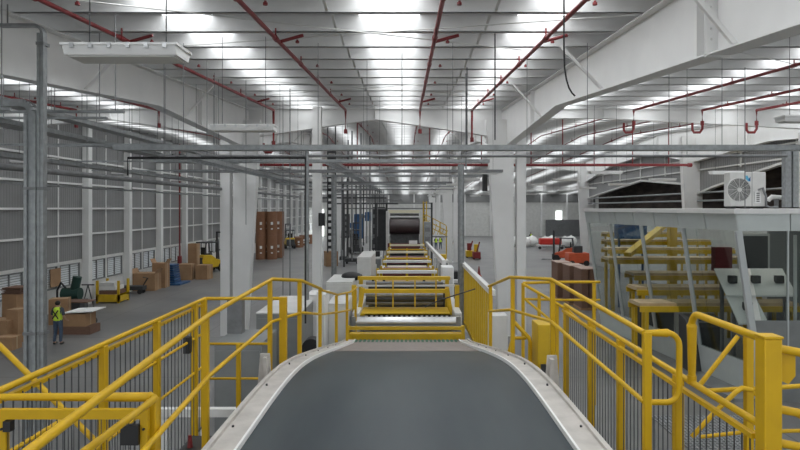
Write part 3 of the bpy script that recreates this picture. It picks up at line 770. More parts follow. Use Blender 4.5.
for q in range(17):
    x = xp(368,Y)+q*.142; MB().box(x, x+.07, Y-.012, Y, zy(317,Y), zy(315,Y)).build('slot', BLK, root)
MB().prism([(Y, zy(313.5,Y)), (Y+1.2, zy(307,Y+1.2)), (Y+1.2, zy(307,Y+1.2)-.06), (Y, zy(313.5,Y)-.06)], 'x', xp(360,Y), xp(450,Y)).build('sloping_tray', YELD, root)
Y = 17.6
for (pa, pb) in (((359,315),(363,288)), ((451,315),(447,288))): MB().bar(at(*pa,Y), at(*pb,Y), .12, .12).build('side_post', YELD, root)
MB().bar(at(361,291,Y), at(449,291,Y), .14, .11).build('middle_beam', YELD, root)
for px in (376, 393, 415, 436): MB().bar(at(px,307,Y), at(px,280,Y), .04, .04).build('upright', YELD, root)
Y = 18.4
MB().bar(at(357,285.5,Y), at(455,285.5,Y), .05, .06).build('white_rod', WHITE, root)
Y = 18.8
MB().bar(at(358,278,Y), at(450,278,Y), .2, .10).build('top_beam', YELD, root)
for px in (361, 447): MB().bar(at(px,278,Y), at(px,330,Y), .12, .12).build('rear_post', YELD, root)
for px in (384, 424, 373): MB().bar(at(px,279,Y), at(px,290,Y), .08, .08).build('black_bracket', DARK, root)
Y = 18.0
for (py, r, m_) in ((295, .07, GALV), (299, .09, DARK), (303, .06, GALVD), (283, .05, GALVD)):
    MB().cyl((xp(366,Y), Y, zy(py,Y)), (xp(443,Y), Y, zy(py,Y)), r, 14).build('inner_roller', m_, root)
MB().box(-1.25, 1.25, 19.4, 19.6, 1.85, 3.05).build('rear_panel', DARK, root)
for s in (-1, 1): MB().box(s*1.42-.1, s*1.42+.1, 16.6, 19.8, 1.7, 2.6).build('side_housing', WHITE2, root, bevel=.02)
MB().tube([at(425,307,16.9), at(440,300,16.9), at(478,288,16.5)], .018, 8).build('support_arm', DARK, root)
for (px, Yp) in ((354,17.6), (457,17.6)): MB().bar(at(px,285,Yp), at(px,334,Yp), .13, .13).build('outer_post', YELD, root)

def unit(y0, y1, zt, hw, webm, label, hwc=None, cream=False):
    root = empty('printing_unit', (0, y0, 0), label, 'machine', 'units of the machine line')
    MB().box(-hw, hw, y0, y1, .1, zt-.45).build('body', CABG, root, bevel=.03)
    for s in (-1, 1):
        MB().box(s*hw-.1, s*hw+.1, y0-.1, y1+.1, 0, zt-.15).build('side_frame', WHITE2, root, bevel=.02)
        MB().box(s*(hw-.02)-.06, s*(hw-.02)+.06, y0-.22, y0-.1, zt-1.0, zt+.12).build('guard_post', YELD, root)
        MB().box(s*(hw-.02)-.06, s*(hw-.02)+.06, y1-.1, y1+.02, zt-1.0, zt+.22).build('guard_post', YELD, root)
    MB().box(-hw+.1, hw-.1, y0, y0+(y1-y0)*.55, zt-.2, zt-.12).build('web_sheet', webm, root)
    MB().cyl((-hw+.1, y0-.02, zt-.3), (hw-.1, y0-.02, zt-.3), .14, 16).build('roller', webm, root)
    MB().box(-hw+.1, hw-.1, y0-.3, y0-.26, zt-1.0, zt-.55).build('front_panel', DARK, root)
    MB().box(-.06, .06, y0-.34, y0-.3, zt-.9, zt+.05).build('centre_post', YELD, root)
    MB().cyl((-hw+.1, y0-.34, zt-.75), (hw-.1, y0-.34, zt-.75), .08, 12).build('lower_roller', STEEL, root)
    MB().box(-hw, hw, y1-.35, y1, zt+.02, zt+.14).build('cross_beam', CREAM if cream else WHITE, root)
    MB().box(-hw, hw, y0-.2, y0-.1, zt-.1, zt+.0).build('front_rail', YELD, root)
    return root
unit(24.5, 27.2, 2.55, 1.35, WEBR, 'low machine unit just behind the feeder, red web on top')
unit(30.5, 33.5, 2.45, 1.33, WEBR, 'machine unit with pinkish red web, second behind the feeder')
unit(36.5, 39.8, 2.5, 1.32, WEBR, 'machine unit with cream beam, third behind the feeder', cream=True)
unit(43.5, 46.5, 2.55, 1.32, DARK, 'machine unit just before the big dark roll', cream=True)
for (a, b) in ((27.6,30.1), (33.9,36.1), (40.2,43.1), (46.9,50.5)):
    o = MB().prism([(a,1.95),(b,2.05),(b,2.0),(a,1.9)], 'x', -1.15, 1.15).build('web_bridge', WEBC if a in (33.9,) else WEBR); tag(o, 'paper web stretched between units, %s' % {27.6:'nearest the feeder', 33.9:'cream coloured, in the middle', 40.2:'third from the feeder', 46.9:'running to the big roll'}[a], 'paper web')
    for s in (-1, 1): MB().bar((s*1.15, a-.3, 1.9), (s*1.15, b+.3, 2.0), .06, .1).build('edge_rail', GALV, o)
# the roll stand with big dark roll
root = empty('roll_stand', (0, 52, 0), 'tall stand with one big dark roll at the far end of the machine', 'machine')
Y = 52
MB().cyl((xp(389.5,Y), Y, zy(226.5,Y)), (xp(419.5,Y), Y, zy(226.5,Y)), .66, 32).build('roll', ROLLM, root)
for px in (387.5, 421): MB().box(xp(px,Y)-.12, xp(px,Y)+.12, Y-.5, Y+.6, 0, zy(211,Y)).build('stand_side', WHITE2, root, bevel=.02)
MB().box(xp(388,Y), xp(420,Y), Y+.2, Y+.5, zy(213,Y), zy(210,Y)).build('top_beam', CREAM, root)
MB().box(xp(388,Y), xp(420,Y), Y+.2, Y+.4, zy(217.5,Y), zy(216,Y)).build('cross_beam', WHITE, root)
MB().box(xp(390,Y), xp(419,Y), Y+.6, Y+.8, .5, zy(213.5,Y)).build('back_panel', GALVD, root)
MB().box(xp(390,Y), xp(419,Y), Y-.9, Y+.7, .2, 2.3).build('base_block', DARK, root)
MB().box(xp(388,Y), xp(420,Y), Y-1.1, Y-.8, 2.1, 2.5).build('front_bar', WEBR, root)
MB().box(xp(409,Y), xp(417,Y), Y-1.2, Y-1.1, 2.45, 2.75).build('label_plate', LABEL, root)
# gantry over the roll stand
root = empty('gantry_frame', (0, 56, 0), 'dark open gantry frame behind the big roll', 'frame')
MB().box(-2.9, -2.0, 56.2, 57, 1.5, 5.4).build('dark_panel', DARK, root)
for x in (-2.9, -1.9, 1.55, 2.3): MB().box(x-.09, x+.09, 55.9, 56.1, 0, 6.0).build('post', DARK, root)
for z in (5.95, 5.45): MB().bar((-6,56,z), (2.4,56,z), .15, .12).build('beam', GALVD, root)
MB().box(-5.95,-5.8,55.9,56.1,0,6).build('post', DARK, root)
# yellow access stair right of the roll
root = empty('access_platform', (2.6, 57, 0), 'small yellow railed platform right of the big roll', 'platform')
for x in (1.7, 2.4, 3.1, 3.7):
    MB().box(x-.05, x+.05, 56.4, 56.5, 0 if x in (1.7, 3.7) else 3.0, 4.9-(x-1.7)*.55).build('post', YELD, root)
for dz in (0, -.5, -.95): MB().bar((1.7,56.45,4.9+dz), (3.7,56.45,3.85+dz), .08, .08).build('rail', YELD, root)
MB().box(1.6,3.8,56.3,57.6,2.75,2.85).build('deck', GALVD, root)
for q in range(6): MB().bar((1.8+q*.35,56.45,3.0), (2.1+q*.35,56.45,4.4-q*.2), .06, .06).build('lattice_bar', YELD, root)
root = empty('tall_yellow_ladder', (1.3, 54, 0), 'tall yellow caged ladder just right of the big roll', 'ladder')
for x in (1.45, 1.75): MB().box(x-.04, x+.04, 53.5, 53.6, 2.0, 6.1).build('side_rail', YELD, root)
for q in range(14): MB().box(1.45, 1.75, 53.52, 53.58, 2.3+q*.28, 2.35+q*.28).build('rung', YELD, root)
# long white inclined rail and box right of the line
root = empty('inclined_rail', (2.2, 34, 0), 'thick white rail running down the right side of the units', 'rail')
MB().bar((1.62, 26.2, 3.12), (1.62, 50, 2.6), .16, .2).build('rail_bar', WHITE, root)
for y in (27, 35, 43, 49): MB().box(1.56,1.68,y-.06,y+.06,0,2.6).build('post', WHITE2, root)
root = empty('drive_cabinet', (1.7, 26, 0), 'white drive cabinet at the near end of the white rail', 'cabinet')
MB().box(1.45, 1.95, 25.0, 26.0, 0, zy(266,25.5)).build('body', WHITE, root, bevel=.03); MB().box(1.5,1.9,24.98,25.0,1.0,2.6).build('door', WHITE2, root)
# white cabinets left
def cabinet(px0, px1, pyt, Y, dep, label, m_=WHITE2, zb=0, top=None, name='white_cabinet'):
    x0, x1, zt = xp(px0,Y), xp(px1,Y), zy(pyt,Y)
    root = empty(name, ((x0+x1)/2, Y, zb), label, 'cabinet')
    MB().box(x0, x1, Y, Y+dep, zb, zt).build('body', m_, root, bevel=.02)
    MB().box(x0+.04, (x0+x1)/2-.01, Y-.02, Y, zb+.1, zt-.1).build('door', m_, root)
    MB().box((x0+x1)/2+.01, x1-.04, Y-.02, Y, zb+.1, zt-.1).build('door', m_, root)
    MB().box(x0+.0, x1, Y, Y+dep, zt, zt+.03).build('top_panel', top or m_, root)
    return root
cabinet(326, 352, 283, 19, 2.2, 'white machine cabinet left of the feeder, black motor on top')
o = MB().ball((xp(352,20.3), 20.3, zy(278,20.3)+.06), .26, (1.4,1,.6)).build('motor', BLK); tag(o, 'black motor lying on the white machine cabinet left of the feeder', 'motor')
MB().box(xp(345,20.3), xp(352,20.3), 20.1, 20.5, zy(283,19)+.03, zy(278,20.3)).build('bracket', BLK, o)
cabinet(357, 371, 258, 27, 4, 'white tall cabinet beside the second unit', WHITE2)
cabinet(306, 325, 296, 15.4, .9, 'white tall narrow cabinet behind the left handrail end', WHITE)
cabinet(327, 347, 305, 16, 1.6, 'white low cabinet right behind the entry rail', WHITE2)
for i, (px0, px1, pyt, Y, dep, lb) in enumerate(((256, 300, 314, 13.5, 2.6, 'dark grey cabinet with light top below the left rails, further one'), (214, 262, 345, 10.5, 1.2, 'dark grey cabinet below the left rails, nearer one'))):
    c = cabinet(px0, px1, pyt, Y, dep, lb, CABG, top=WHITE2 if i == 0 else CABG, name='electrical_cabinet')
o = MB().box(xp(227,11.3), xp(242,11.3), 11.3, 11.5, zy(345,10.5)+.03, 3.78).build('junction_box', GALVD)
tag(o, 'grey junction box on the nearer dark grey cabinet', 'box')
o = MB().cyl((xp(311,12.6), 12.6, 2.55), (xp(311,12.6)-.0, 12.9, 2.55), .2, 24).build('hose_wheel', BLK)
tag(o, 'black wheel beside the left belt frame', 'wheel'); MB().box(xp(311,12.6)-.05, xp(311,12.6)+.05, 12.75, 12.85, 0, 2.5).build('stand', GALVD, o)
root = empty('support_frame', (xp(225,9), 9, 0), 'white low steel frame under the left rails', 'frame')
MB().bar((xp(160,9.2),9.2,zy(412,9.2)), (xp(258,9.2),9.2,zy(412,9.2)), .12, .12).build('beam', WHITE, root)
for px in (165, 205, 250): MB().box(xp(px,9.2)-.05, xp(px,9.2)+.05, 9.15, 9.25, 0, zy(412,9.2)).build('leg', WHITE, root)
root = empty('dark_stand', (xp(200,7.6), 7.6, 0), 'dark steel stand with red tool at the foot of the left fence', 'stand')
MB().box(xp(184,7.6), xp(212,7.6), 7.4, 7.9, 2.2, 2.5).build('top_plate', DARK, root)
for px in (186, 210): MB().box(xp(px,7.6)-.03, xp(px,7.6)+.03, 7.5, 7.6, 0, 2.2).build('leg', DARK, root)
o = MB().cyl((xp(190,7.5), 7.5, 2.51), (xp(190,7.5), 7.5, 2.66), .035, 12, .02).build('red_tool', RED); tag(o, 'small red cone shaped piece on the dark stand', 'cone')
o = MB().box(xp(186,8.0), xp(192,8.0), 7.9, 8.0, zy(352,8), zy(336,8)).build('switch_box', BLK); tag(o, 'black switch box hanging on the left fence wires', 'switch box')
MB().cyl((xp(189,8), 8.0, zy(340,8)), (-2.9, 8.0, zy(340,8)), .01, 6).build('clip', BLK, o)

# black speaker boxes on columns
for (px0, px1, pa, pb, Y, lb) in ((318.5,324.5,213,226,24.6,'black box mounted on the slim white column'), (483,487.5,174,191,25.4,'black loudspeaker on the left face of the tapered column')):
    o = MB().box(xp(px0,Y), xp(px1,Y), Y, Y+.28, zy(pb,Y), zy(pa,Y)).build('speaker_box', BLK); tag(o, lb, 'speaker')

# ------------------------------------------------------------------ glass booth
root = empty('control_booth', (12, 22, 0), 'glass walled control booth with grey green fascia at the right', 'booth')
YF = 17.0; YK = 27.3; XF = xp(735,YF); XK = xp(584,YK); XE = 17.6
zt_, zf = 5.48, EYE-23/F*YF
def pxy(t): return (XF+(XK-XF)*t, YF+(YK-YF)*t)
mb = MB()     # roof slab, seen edge on
mb.prism([(XF-.05,YF-.05),(XE,YF-.05),(XE,YK),(XK-.05,YK)], 'z', 5.34, 5.48); mb.build('roof_slab', WHITE, root)
# fascia, side in 7 panels and front
n = 7
for i in range(n):
    a = pxy(i/n); b = pxy((i+1)/n-.006)
    mb = MB(); vs = []
    for (x, y) in (a, b):
        vs += [(x-.0,y,5.34), (x+.06,y,5.34), (x+.14,y,zf), (x+.08,y,zf)]
    mb._add(vs, [(0,1,2,3),(7,6,5,4),(0,4,5,1),(1,5,6,2),(2,6,7,3),(3,7,4,0)]); mb.build('fascia_panel', FASCIA, root)
for i in range(4):
    xa = XF+.02+i*1.55; MB().prism([(xa,5.34),(xa+1.52,5.34),(xa+1.52,zf),(xa+.08 if i == 0 else xa,zf)], 'y', YF-.02, YF+.04).build('fascia_panel', FASCIA, root)
# leaning glass wall on the side (top leans outwards) and mullions
zb_ = 1.0; lean = .55
def gp(t, z):
    x, y = pxy(t); k_ = (zf-z)/(zf-zb_); return Vector((x+.12+lean*k_, y, z))
for i in range(5):
    a, b = i/5, (i+1)/5
    mb = MB(); off = Vector((.02,0,0)); vs = [gp(a,zb_), gp(b,zb_), gp(b,zf), gp(a,zf)]; vs += [v+off for v in vs]
    mb._add(vs, [(3,2,1,0),(4,5,6,7),(0,1,5,4),(1,2,6,5),(2,3,7,6),(3,0,4,7)]); mb.build('glass_pane', GLASS, root)
def tpx(px):   # fraction along the side wall whose top projects to px
    lo, hi = 0., 1.
    for _ in range(40):
        mid = (lo+hi)/2; x, y = pxy(mid)
        if VX+F*(x+.12)/y > px: lo = mid
        else: hi = mid
    return lo
for px in (738, 683, 641, 610, 588):
    t = min(1, max(0, tpx(px))); a = gp(t, zb_); b = gp(t, zf)
    MB().bar(a, b, .17 if px == 738 else .1, .12, up=(0,1,0)).build('mullion', MULL, root)
MB().prism([pxy(0), (XE, YF), (XE, YK), pxy(1)], 'z', .0, .1).build('floor_slab', CABG, root)
mb = MB(); vs = [gp(0,0), gp(1,0), gp(1,zb_), gp(0,zb_)]; vs += [v+Vector((.1,0,0)) for v in vs]
mb._add(vs, [(3,2,1,0),(4,5,6,7),(0,1,5,4),(1,2,6,5),(2,3,7,6),(3,0,4,7)]); mb.build('side_plinth', FASCIA, root)
# front glass
xf0 = gp(0, zf).x+.1; xf1 = gp(0, zb_).x+.1
MB().prism([(xf1,zb_+1.3),(XE,zb_+1.3),(XE,zf),(xf0,zf)], 'y', YF+.02, YF+.04).build('front_glass', GLASS, root)
MB().prism([(xf1,0.1),(XE,0.1),(XE,zb_+1.3),(xf1-.2,zb_+1.3)], 'y', YF, YF+.08).build('front_plinth', CABG, root)
MB().box(xp(787.5,YF), xp(789,YF), YF-.01, YF+.05, zb_, zf).build('glazing_joint', MULL, root)
MB().box(XE-.1, XE, YF, YF+5, .1, 5.34).build('inner_wall', CABG, root)
for (lx_, ly_) in ((11.5,19), (14.5,19), (11.5,22), (11.0,25.2)): MB().box(lx_-.6, lx_+.6, ly_-.15, ly_+.15, 5.27, 5.33).build('added_fill_panel', emit('booth_fill_glow', (1,.97,.9), 9) if 'booth_fill_glow' not in bpy.data.materials else bpy.data.materials['booth_fill_glow'], root)  # glowing panels added to brighten the booth interior
MB().box(13.2, XE-.1, 21.9, 22.0, .1, 5.34).build('rear_partition', CABG, root)
# white sloping desks with black devices inside the booth
def desk(x, y, z, w, label, k_):
    r = empty('control_desk', (x, y, .1), label, 'desk')
    mb = MB(); mb.prism([(y, z-.75), (y+.75, z), (y+.75, z-.05), (y, z-.8)], 'x', x-w/2, x+w/2); mb.build('sloping_top', LABEL, r)
    for s in (-1, 1): MB().box(x+s*(w/2-.1)-.04, x+s*(w/2-.1)+.04, y+.4, y+.5, .1, z-.4).build('leg', GALVD, r)
    for q in range(k_):
        xx = x-w/2+w*(q+.5)/k_; MB().box(xx-.12, xx+.12, y+.25, y+.4, z-.42, z-.18).build('device', BLK, r)
    return r
desk(11.0, 18.6, 3.55, 2.2, 'long white sloping desk with three black devices inside the booth', 3)
desk(10.4, 18.0, 2.8, .9, 'small white desk panel low inside the booth', 1)
r = empty('monitor', (12.2, 21.0, .1), 'framed dark monitor on a stand inside the booth', 'screen')
MB().box(11.6,12.7,21,21.08,3.3,4.6).build('screen_frame', WHITE2, r); MB().box(11.68,12.62,20.98,21.0,3.38,4.52).build('screen', BLK, r); MB().box(12.1,12.2,21,21.1,.1,3.3).build('stand', DARK, r)
o = MB().box(11.0,11.6,21.4,21.7,3.25,4.1).build('red_box', mat('deep_red', (.16,.015,.02), .5)); tag(o, 'deep red box on a post inside the booth', 'box')
MB().box(11.25,11.35,21.5,21.6,.1,3.25).build('post', DARK, o)
for (cx_, cy_, w_, h_, lb) in ((9.9,20.2,1.2,1.9,'dark low console inside the booth, nearer the corner mullion'), (9.7,23.6,1.3,1.8,'dark low console inside the booth, further from the corner'), (11.8,17.9,1.6,1.9,'dark console under the white sloping desk')):
    r_ = empty('operator_console', (cx_, cy_, .1), lb, 'console')
    MB().prism([(cy_-.35,.1),(cy_+.35,.1),(cy_+.35,h_),(cy_-.1,h_-.1),(cy_-.35,h_-.35)], 'x', cx_-w_/2, cx_+w_/2).build('cabinet_body', DARK, r_, bevel=.02)
    MB().bar((cx_-w_/2+.1,cy_-.24,h_-.2),(cx_+w_/2-.1,cy_-.24,h_-.2),.14,.02).build('button_panel', GALV, r_)
o = MB().box(xp(794.5,18),xp(797,18),18,18.06,.1,zy(235,18)).build('light_pole', WHITE); tag(o, 'white upright pole behind the booth front glass', 'pole')
# machinery seen through the booth side glass
def conv(x0, x1, y, z, label, m_=TAN):
    r = empty('roller_conveyor', ((x0+x1)/2, y, .1), label, 'conveyor', 'yellow conveyors behind the booth glass')
    MB().box(x0, x1, y, y+1.0, z-.12, z).build('board_stack', m_, r)
    for yy in (y-.08, y+1.02): MB().box(x0, x1, yy, yy+.08, z-.3, z-.1).build('side_rail', YELD, r)
    for xx in (x0+.2, x1-.3): 
        for yy in (y-.05, y+.97): MB().box(xx, xx+.1, yy, yy+.1, .1 if y < YK else 0, z-.3).build('leg', YELD, r)
    return r
for i, (y, z) in enumerate(((24.9,2.8), (22.7,2.5), (20.8,2.2), (29,3.1), (31.5,3.4), (34,3.7), (37,4.0))):
    conv(.33*y+1.2 if y < 28 else .325*y+.3, 13.6 if y < 28 else 17.2, y, z, 'yellow railed conveyor with tan board, %s from the front of the booth' % ['third inside', 'second inside', 'first inside', 'first beyond it', 'second beyond it', 'third beyond it', 'fourth beyond it'][i])
o = MB().bar((10.4,28.3,3.3), (14.8,33.5,4.9), .35, .2).build('lift_arm', YELD); tag(o, 'sloping yellow lift arm behind the booth glass', 'arm')
MB().box(14.6,15.0,33.3,33.7,0,4.9).build('post', YELD, o)
o = MB().box(11.6,13.2,33.0,33.6,3.8,5.0).build('blue_hopper', BLUE); tag(o, 'blue hopper above the yellow conveyors', 'hopper')
for xx in (11.7,13.0): MB().box(xx,xx+.1,33.2,33.3,0,3.8).build('leg', BLUE, o)
# air conditioner on the roof
root = empty('air_conditioner', (xp(746,18.6), 18.7, 5.48), 'white outdoor cooling unit with round fan grille on the booth roof', 'air conditioner')
Y = 18.2; x0, x1 = xp(730,Y), xp(766,Y); za, zb2 = 5.55, zy(172,Y)
MB().box(x0, x1, Y, Y+.36, za, zb2).build('casing', WHITE2, root, bevel=.02)
cx, cz = xp(738.7,Y), (za+zb2)/2-.02; rr_ = .345
MB().cyl((cx, Y-.03, cz), (cx, Y+.005, cz), rr_+.03, 36).build('fan_ring', WHITE2, root)
MB().cyl((cx, Y-.035, cz), (cx, Y-.029, cz), rr_, 36).build('fan_opening', DARK, root)
mb = MB()
for q in range(1, 10):
    rad = rr_*q/9.5; mb.tube([(cx+rad*math.cos(R(a)), Y-.045, cz+rad*math.sin(R(a))) for a in range(0, 360, 12)], .006, 5, closed=True)
for a in range(0, 360, 30): mb.cyl((cx, Y-.045, cz), (cx+rr_*math.cos(R(a)), Y-.045, cz+rr_*math.sin(R(a))), .006, 5)
mb.cyl((cx, Y-.06, cz), (cx, Y-.04, cz), .06, 16)
mb.build('fan_grille', WHITE2, root)
xs = xp(752,Y); MB().box(xs-.006, xs+.006, Y-.006, Y, za, zb2).build('panel_seam', GALVD, root)
lx, lz = xp(748,Y), zy(178.5,Y)
MB().prism([(lx-.07,lz-.09),(lx+.07,lz-.09),(lx-.02,lz+.09),(lx-.07,lz+.09)], 'y', Y-.008, Y-.001).build('logo_light_blue', mat('light_blue_mark', (.1,.42,.62), .5), root)
MB().prism([(lx+.0,lz-.05),(lx+.07,lz-.09),(lx+.07,lz+.06)], 'y', Y-.009, Y-.001).build('logo_dark_blue', mat('dark_blue_mark', (.02,.1,.3), .5), root)
MB().box(xp(754,Y), xp(760,Y), Y-.05, Y-.001, za+.1, za+.45).build('valve_cover', WHITE, root)
for q in range(5): MB().box(xp(755.5,Y), xp(758.5,Y), Y-.058, Y-.05, za+.14+q*.06, za+.17+q*.06).build('label_mark', DARK, root)
MB().tube([(xp(757,Y),Y-.06,za+.5), (xp(761,Y),Y-.08,za+.55), (xp(764,Y),Y-.1,za+.3), (xp(765,Y),Y-.05,za+.02), (xp(772,Y),Y+.1,5.52), (xp(785,Y),Y+.4,5.54)], .03, 10).build('refrigerant_pipe', GALVD, root)
for xx in (x0+.1, (x0+x1)/2, x1-.15): MB().box(xx-.06, xx+.08, Y+.02, Y+.34, 5.48, 5.55).build('foot', BLK, root)
o = MB().tube([(xp(768,19.3),19.3,5.75), (xp(772,19.3),19.3,5.86), (xp(780,19.3),19.3,5.84), (xp(800,19.3),19.3,5.83)], .07, 10).build('insulated_pipe', WHITE2); tag(o, 'white insulated pipe behind the rooftop ducts', 'pipe')
MB().box(xp(775,19.3),xp(778,19.3),19.25,19.35,5.48,5.8).build('support', GALVD, o)

# ------------------------------------------------------------------ floor clutter, left
def carton(x, y, z, sx, sy, sz, rz, label, m_=CARD, flaps=False, group=None):
    root = empty('cardboard_box', (x, y, z), label, 'box', group); root.rotation_euler.z = 0
    mb = MB().box(x-sx/2, x+sx/2, y-sy/2, y+sy/2, z, z+sz); mb.rot(rz, (x,y)); mb.build('carton', m_, root)
    mb = MB().box(x-sx/2-.002, x+sx/2+.002, y-.04, y+.04, z+.02, z+sz+.003); mb.rot(rz, (x,y)); mb.build('tape', mat('packing_tape', (.42,.30,.17), .35) if 'packing_tape' not in bpy.data.materials else bpy.data.materials['packing_tape'], root)
    if flaps:
        for s in (-1, 1):
            mb = MB().bar((x+s*sx/2, y, z+sz), (x+s*(sx/2+.15), y, z+sz+.28), sy*.95, .015, up=(0,0,1)); mb.rot(rz, (x,y)); mb.build('flap', m_, root)
    return root
carton(-17.5, 40.4, 0, 1.45, 1.2, 1.15, .05, 'long cardboard box with raised flaps left of the blue stack', flaps=True)
carton(-17.1, 41.7, 0, .9, .8, 1.7, .0, 'tall cardboard box behind the long flapped one', flaps=True)
carton(-17.0, 46.2, 0, 1.1, 1.1, 1.2, .05, 'cardboard box with flat top right of the blue stack')
carton(-15.75, 46.6, 0, .95, 1.0, 1.1, -.1, 'cardboard box at the right end of the wall row')
carton(-17.4, 49.0, 0, .7, .8, 2.6, 0, 'tall narrow cardboard box against the left wall')
# boxes bottom-left
bl = [(xp(3,24.6),24.6,0,1.0,.8,.95), (xp(19,24.8),24.8,0,.55,.7,1.35), (xp(14,26.9),27.2,0,.8,.7,1.35), (xp(17,26.4),26.4,0,.75,.8,1.75), (xp(8,23.4),23.4,0,.7,.6,.5), (xp(-20,25),25.0,0,.9,.9,1.1)]
dl = ['open cardboard box in front of the pile at the left edge', 'mid height carton at the right of the left edge pile', 'wide carton at the back of the left edge pile', 'tallest carton stack piece beside the grey duct', 'smallest low carton at the front of the left edge pile', 'carton at the outer end of the left edge pile']
for (q, d_) in zip(bl, dl): carton(*q[:3], q[3], q[4], q[5], random.uniform(-.25,.25), d_, CARD if q[5] < 2 else CARDD)
for q in range(4):
    o = MB().box(xp(17,26.4)-.45+.05*(q%2),xp(17,26.4)+.4,26.0,26.9,1.76+q*.08,1.80+q*.08).build('cardboard_sheet', CARDD); tag(o, 'brown cardboard sheet lying on the tallest carton at the left', 'cardboard', 'cardboard sheets on the tallest carton')
# blue crate stack
root = empty('blue_pallet_stack', (-17, 43.5, 0), 'blue plastic stack standing on the floor between cartons', 'pallet stack')
for q in range(8): MB().box(-17.75-.05*(q % 2)+.01*q, -16.65-.02*q, 43.0, 44.2, .1+q*.17, .1+q*.17+.13).build('pallet_layer', BLUE, root, bevel=.02)
MB().box(-18.0,-16.1,42.6,44.6,0,.1).build('base_sheet', BLUE, root)
# yellow cart with posts
root = empty('stillage_cart', (-15.6, 36, 0), 'yellow post pallet loaded with white bundles on the floor', 'pallet rack')
x0, x1, y0, y1 = -17.4, -15.7, 34.6, 36.4
x0, x1 = xp(101,35.2), xp(124,35.2); y1 = 35.9
MB().box(x0,x1,y0,y0+.12,.08,.5).box(x0,x1,y1-.12,y1,.08,.5).box(x0,x0+.12,y0,y1,.08,.4).box(x1-.12,x1,y0,y1,.08,.4).build('base_frame', YELD, root)
for (x, y) in ((x0+.06,y0+.06),(x1-.06,y0+.06),(x0+.06,y1-.06),(x1-.06,y1-.06)): MB().box(x-.06,x+.06,y-.06,y+.06,0,1.3).build('post', YELD, root)
for q, (za, m_) in enumerate(((.5,CARDD),(.75,LABEL),(.95,WHITE2))): MB().box(x0+.15, x1-.15-.1*q, y0+.1, y1-.15, za, za+.22).build('bundle', m_, root)
# green machine + tables near the worker
DG = 33
root = empty('green_machine', (-17.5, 31.5, 0), 'dark green pump machine against the wall behind the worker', 'machine')
X0 = -17.55
MB().box(X0-.6, X0+.6, 31.1, 31.9, 0, .7).build('base', DARK, root, bevel=.03)
MB().cyl((X0-.5,31.5,1.0), (X0+.4,31.5,1.0), .32, 20).build('tank', mat('dark_green_paint', (.012,.045,.035), .5), root)
MB().cyl((X0+.1,31.5,1.2), (X0+.25,31.5,1.9), .22, 16).build('motor', bpy.data.materials['dark_green_paint'], root)
MB().tube([(X0-.3,31.4,1.3),(X0-.5,31.3,1.6),(X0-.7,31.3,1.2),(X0-.7,31.3,.2)], .05, 8).build('hose', BLK, root)
def table(x, y, z, w, d, label, topm):
    root = empty('work_table', (x, y, 0), label, 'table')
    MB().box(x-w/2, x+w/2, y-d/2, y+d/2, z-.05, z).build('tabletop', topm, root)
    for sx in (-1,1):
        for sy in (-1,1): MB().box(x+sx*(w/2-.08)-.03, x+sx*(w/2-.08)+.03, y+sy*(d/2-.08)-.03, y+sy*(d/2-.08)+.03, 0, z-.05).build('leg', GALVD, root)
    return root
table(xp(77,29.5), 29.5, .95, 1.4, .9, 'work table with brown top behind the worker', CARDD)
mb = MB().box(-.62,.62,-.55,.65,0,.04); 
for i, v in enumerate(mb.v): mb.v[i] = (xp(81,26.3)+v[0], 26.6+v[1], .95+v[2]+.05*v[0])
o = mb.build('white_sheet', LABEL); tag(o, 'white board sheet lying on the crate table beside the worker', 'sheet')
carton(xp(71,26.2), 26.5, .35, 1.4, .9, .52, 0, 'brown carton right beside the worker, under the white sheet')
o = MB().box(xp(71,26.2)-.7, xp(71,26.2)+.9, 26.05, 26.95, 0, .35).build('wooden_pallet', CARDD); tag(o, 'dark wooden pallet under the brown carton beside the worker', 'pallet')
carton(xp(60,28.6), 28.6, 0, .8, .7, 1.2, .3, 'carton hidden partly behind the worker head')
o = MB().ball((xp(87,28), 28, .25), .35, (1.4,.9,.7)).build('dark_bag', DARK); tag(o, 'dark bag on the floor right of the white sheet', 'bag')
o = MB().box(XL+.04, XL+.08, 31.2, 32.1, 1.35, 2.3).build('notice_board', CARD); tag(o, 'square brown board on the left wall above the green machine', 'board')
# bicycle-like trestle and dark scrap
root = empty('tool_trestle', (xp(88,33.6), 33.6, 0), 'thin dark tool trestle between the pump and the yellow cart', 'stand')
X0 = xp(88,33.6)
for s in (-1,1): MB().cyl((X0+s*.3,33.6,0), (X0,33.6,1.2), .03, 8).build('leg', DARK, root)
MB().cyl((X0-.35,33.6,1.2), (X0+.35,33.6,1.2), .035, 8).build('top_bar', DARK, root)
root = empty('black_scooter', (xp(133,38.5), 38.5, 0), 'dark low trolley lying right of the yellow cart', 'trolley')
X0 = xp(133,38.5)
MB().box(X0-.9,X0+.7,38.3,38.9,.25,.5).build('bed', DARK, root)
for s in (-.7,.5):
    for yy in (38.3,38.8): MB().cyl((X0+s,yy,.15),(X0+s,yy+.08,.15),.15,14).build('wheel', BLK, root)
MB().tube([(X0+.6,38.6,.5),(X0+.9,38.6,1.0),(X0+.6,38.6,1.05)], .035, 8).build('handle', BLK, root)

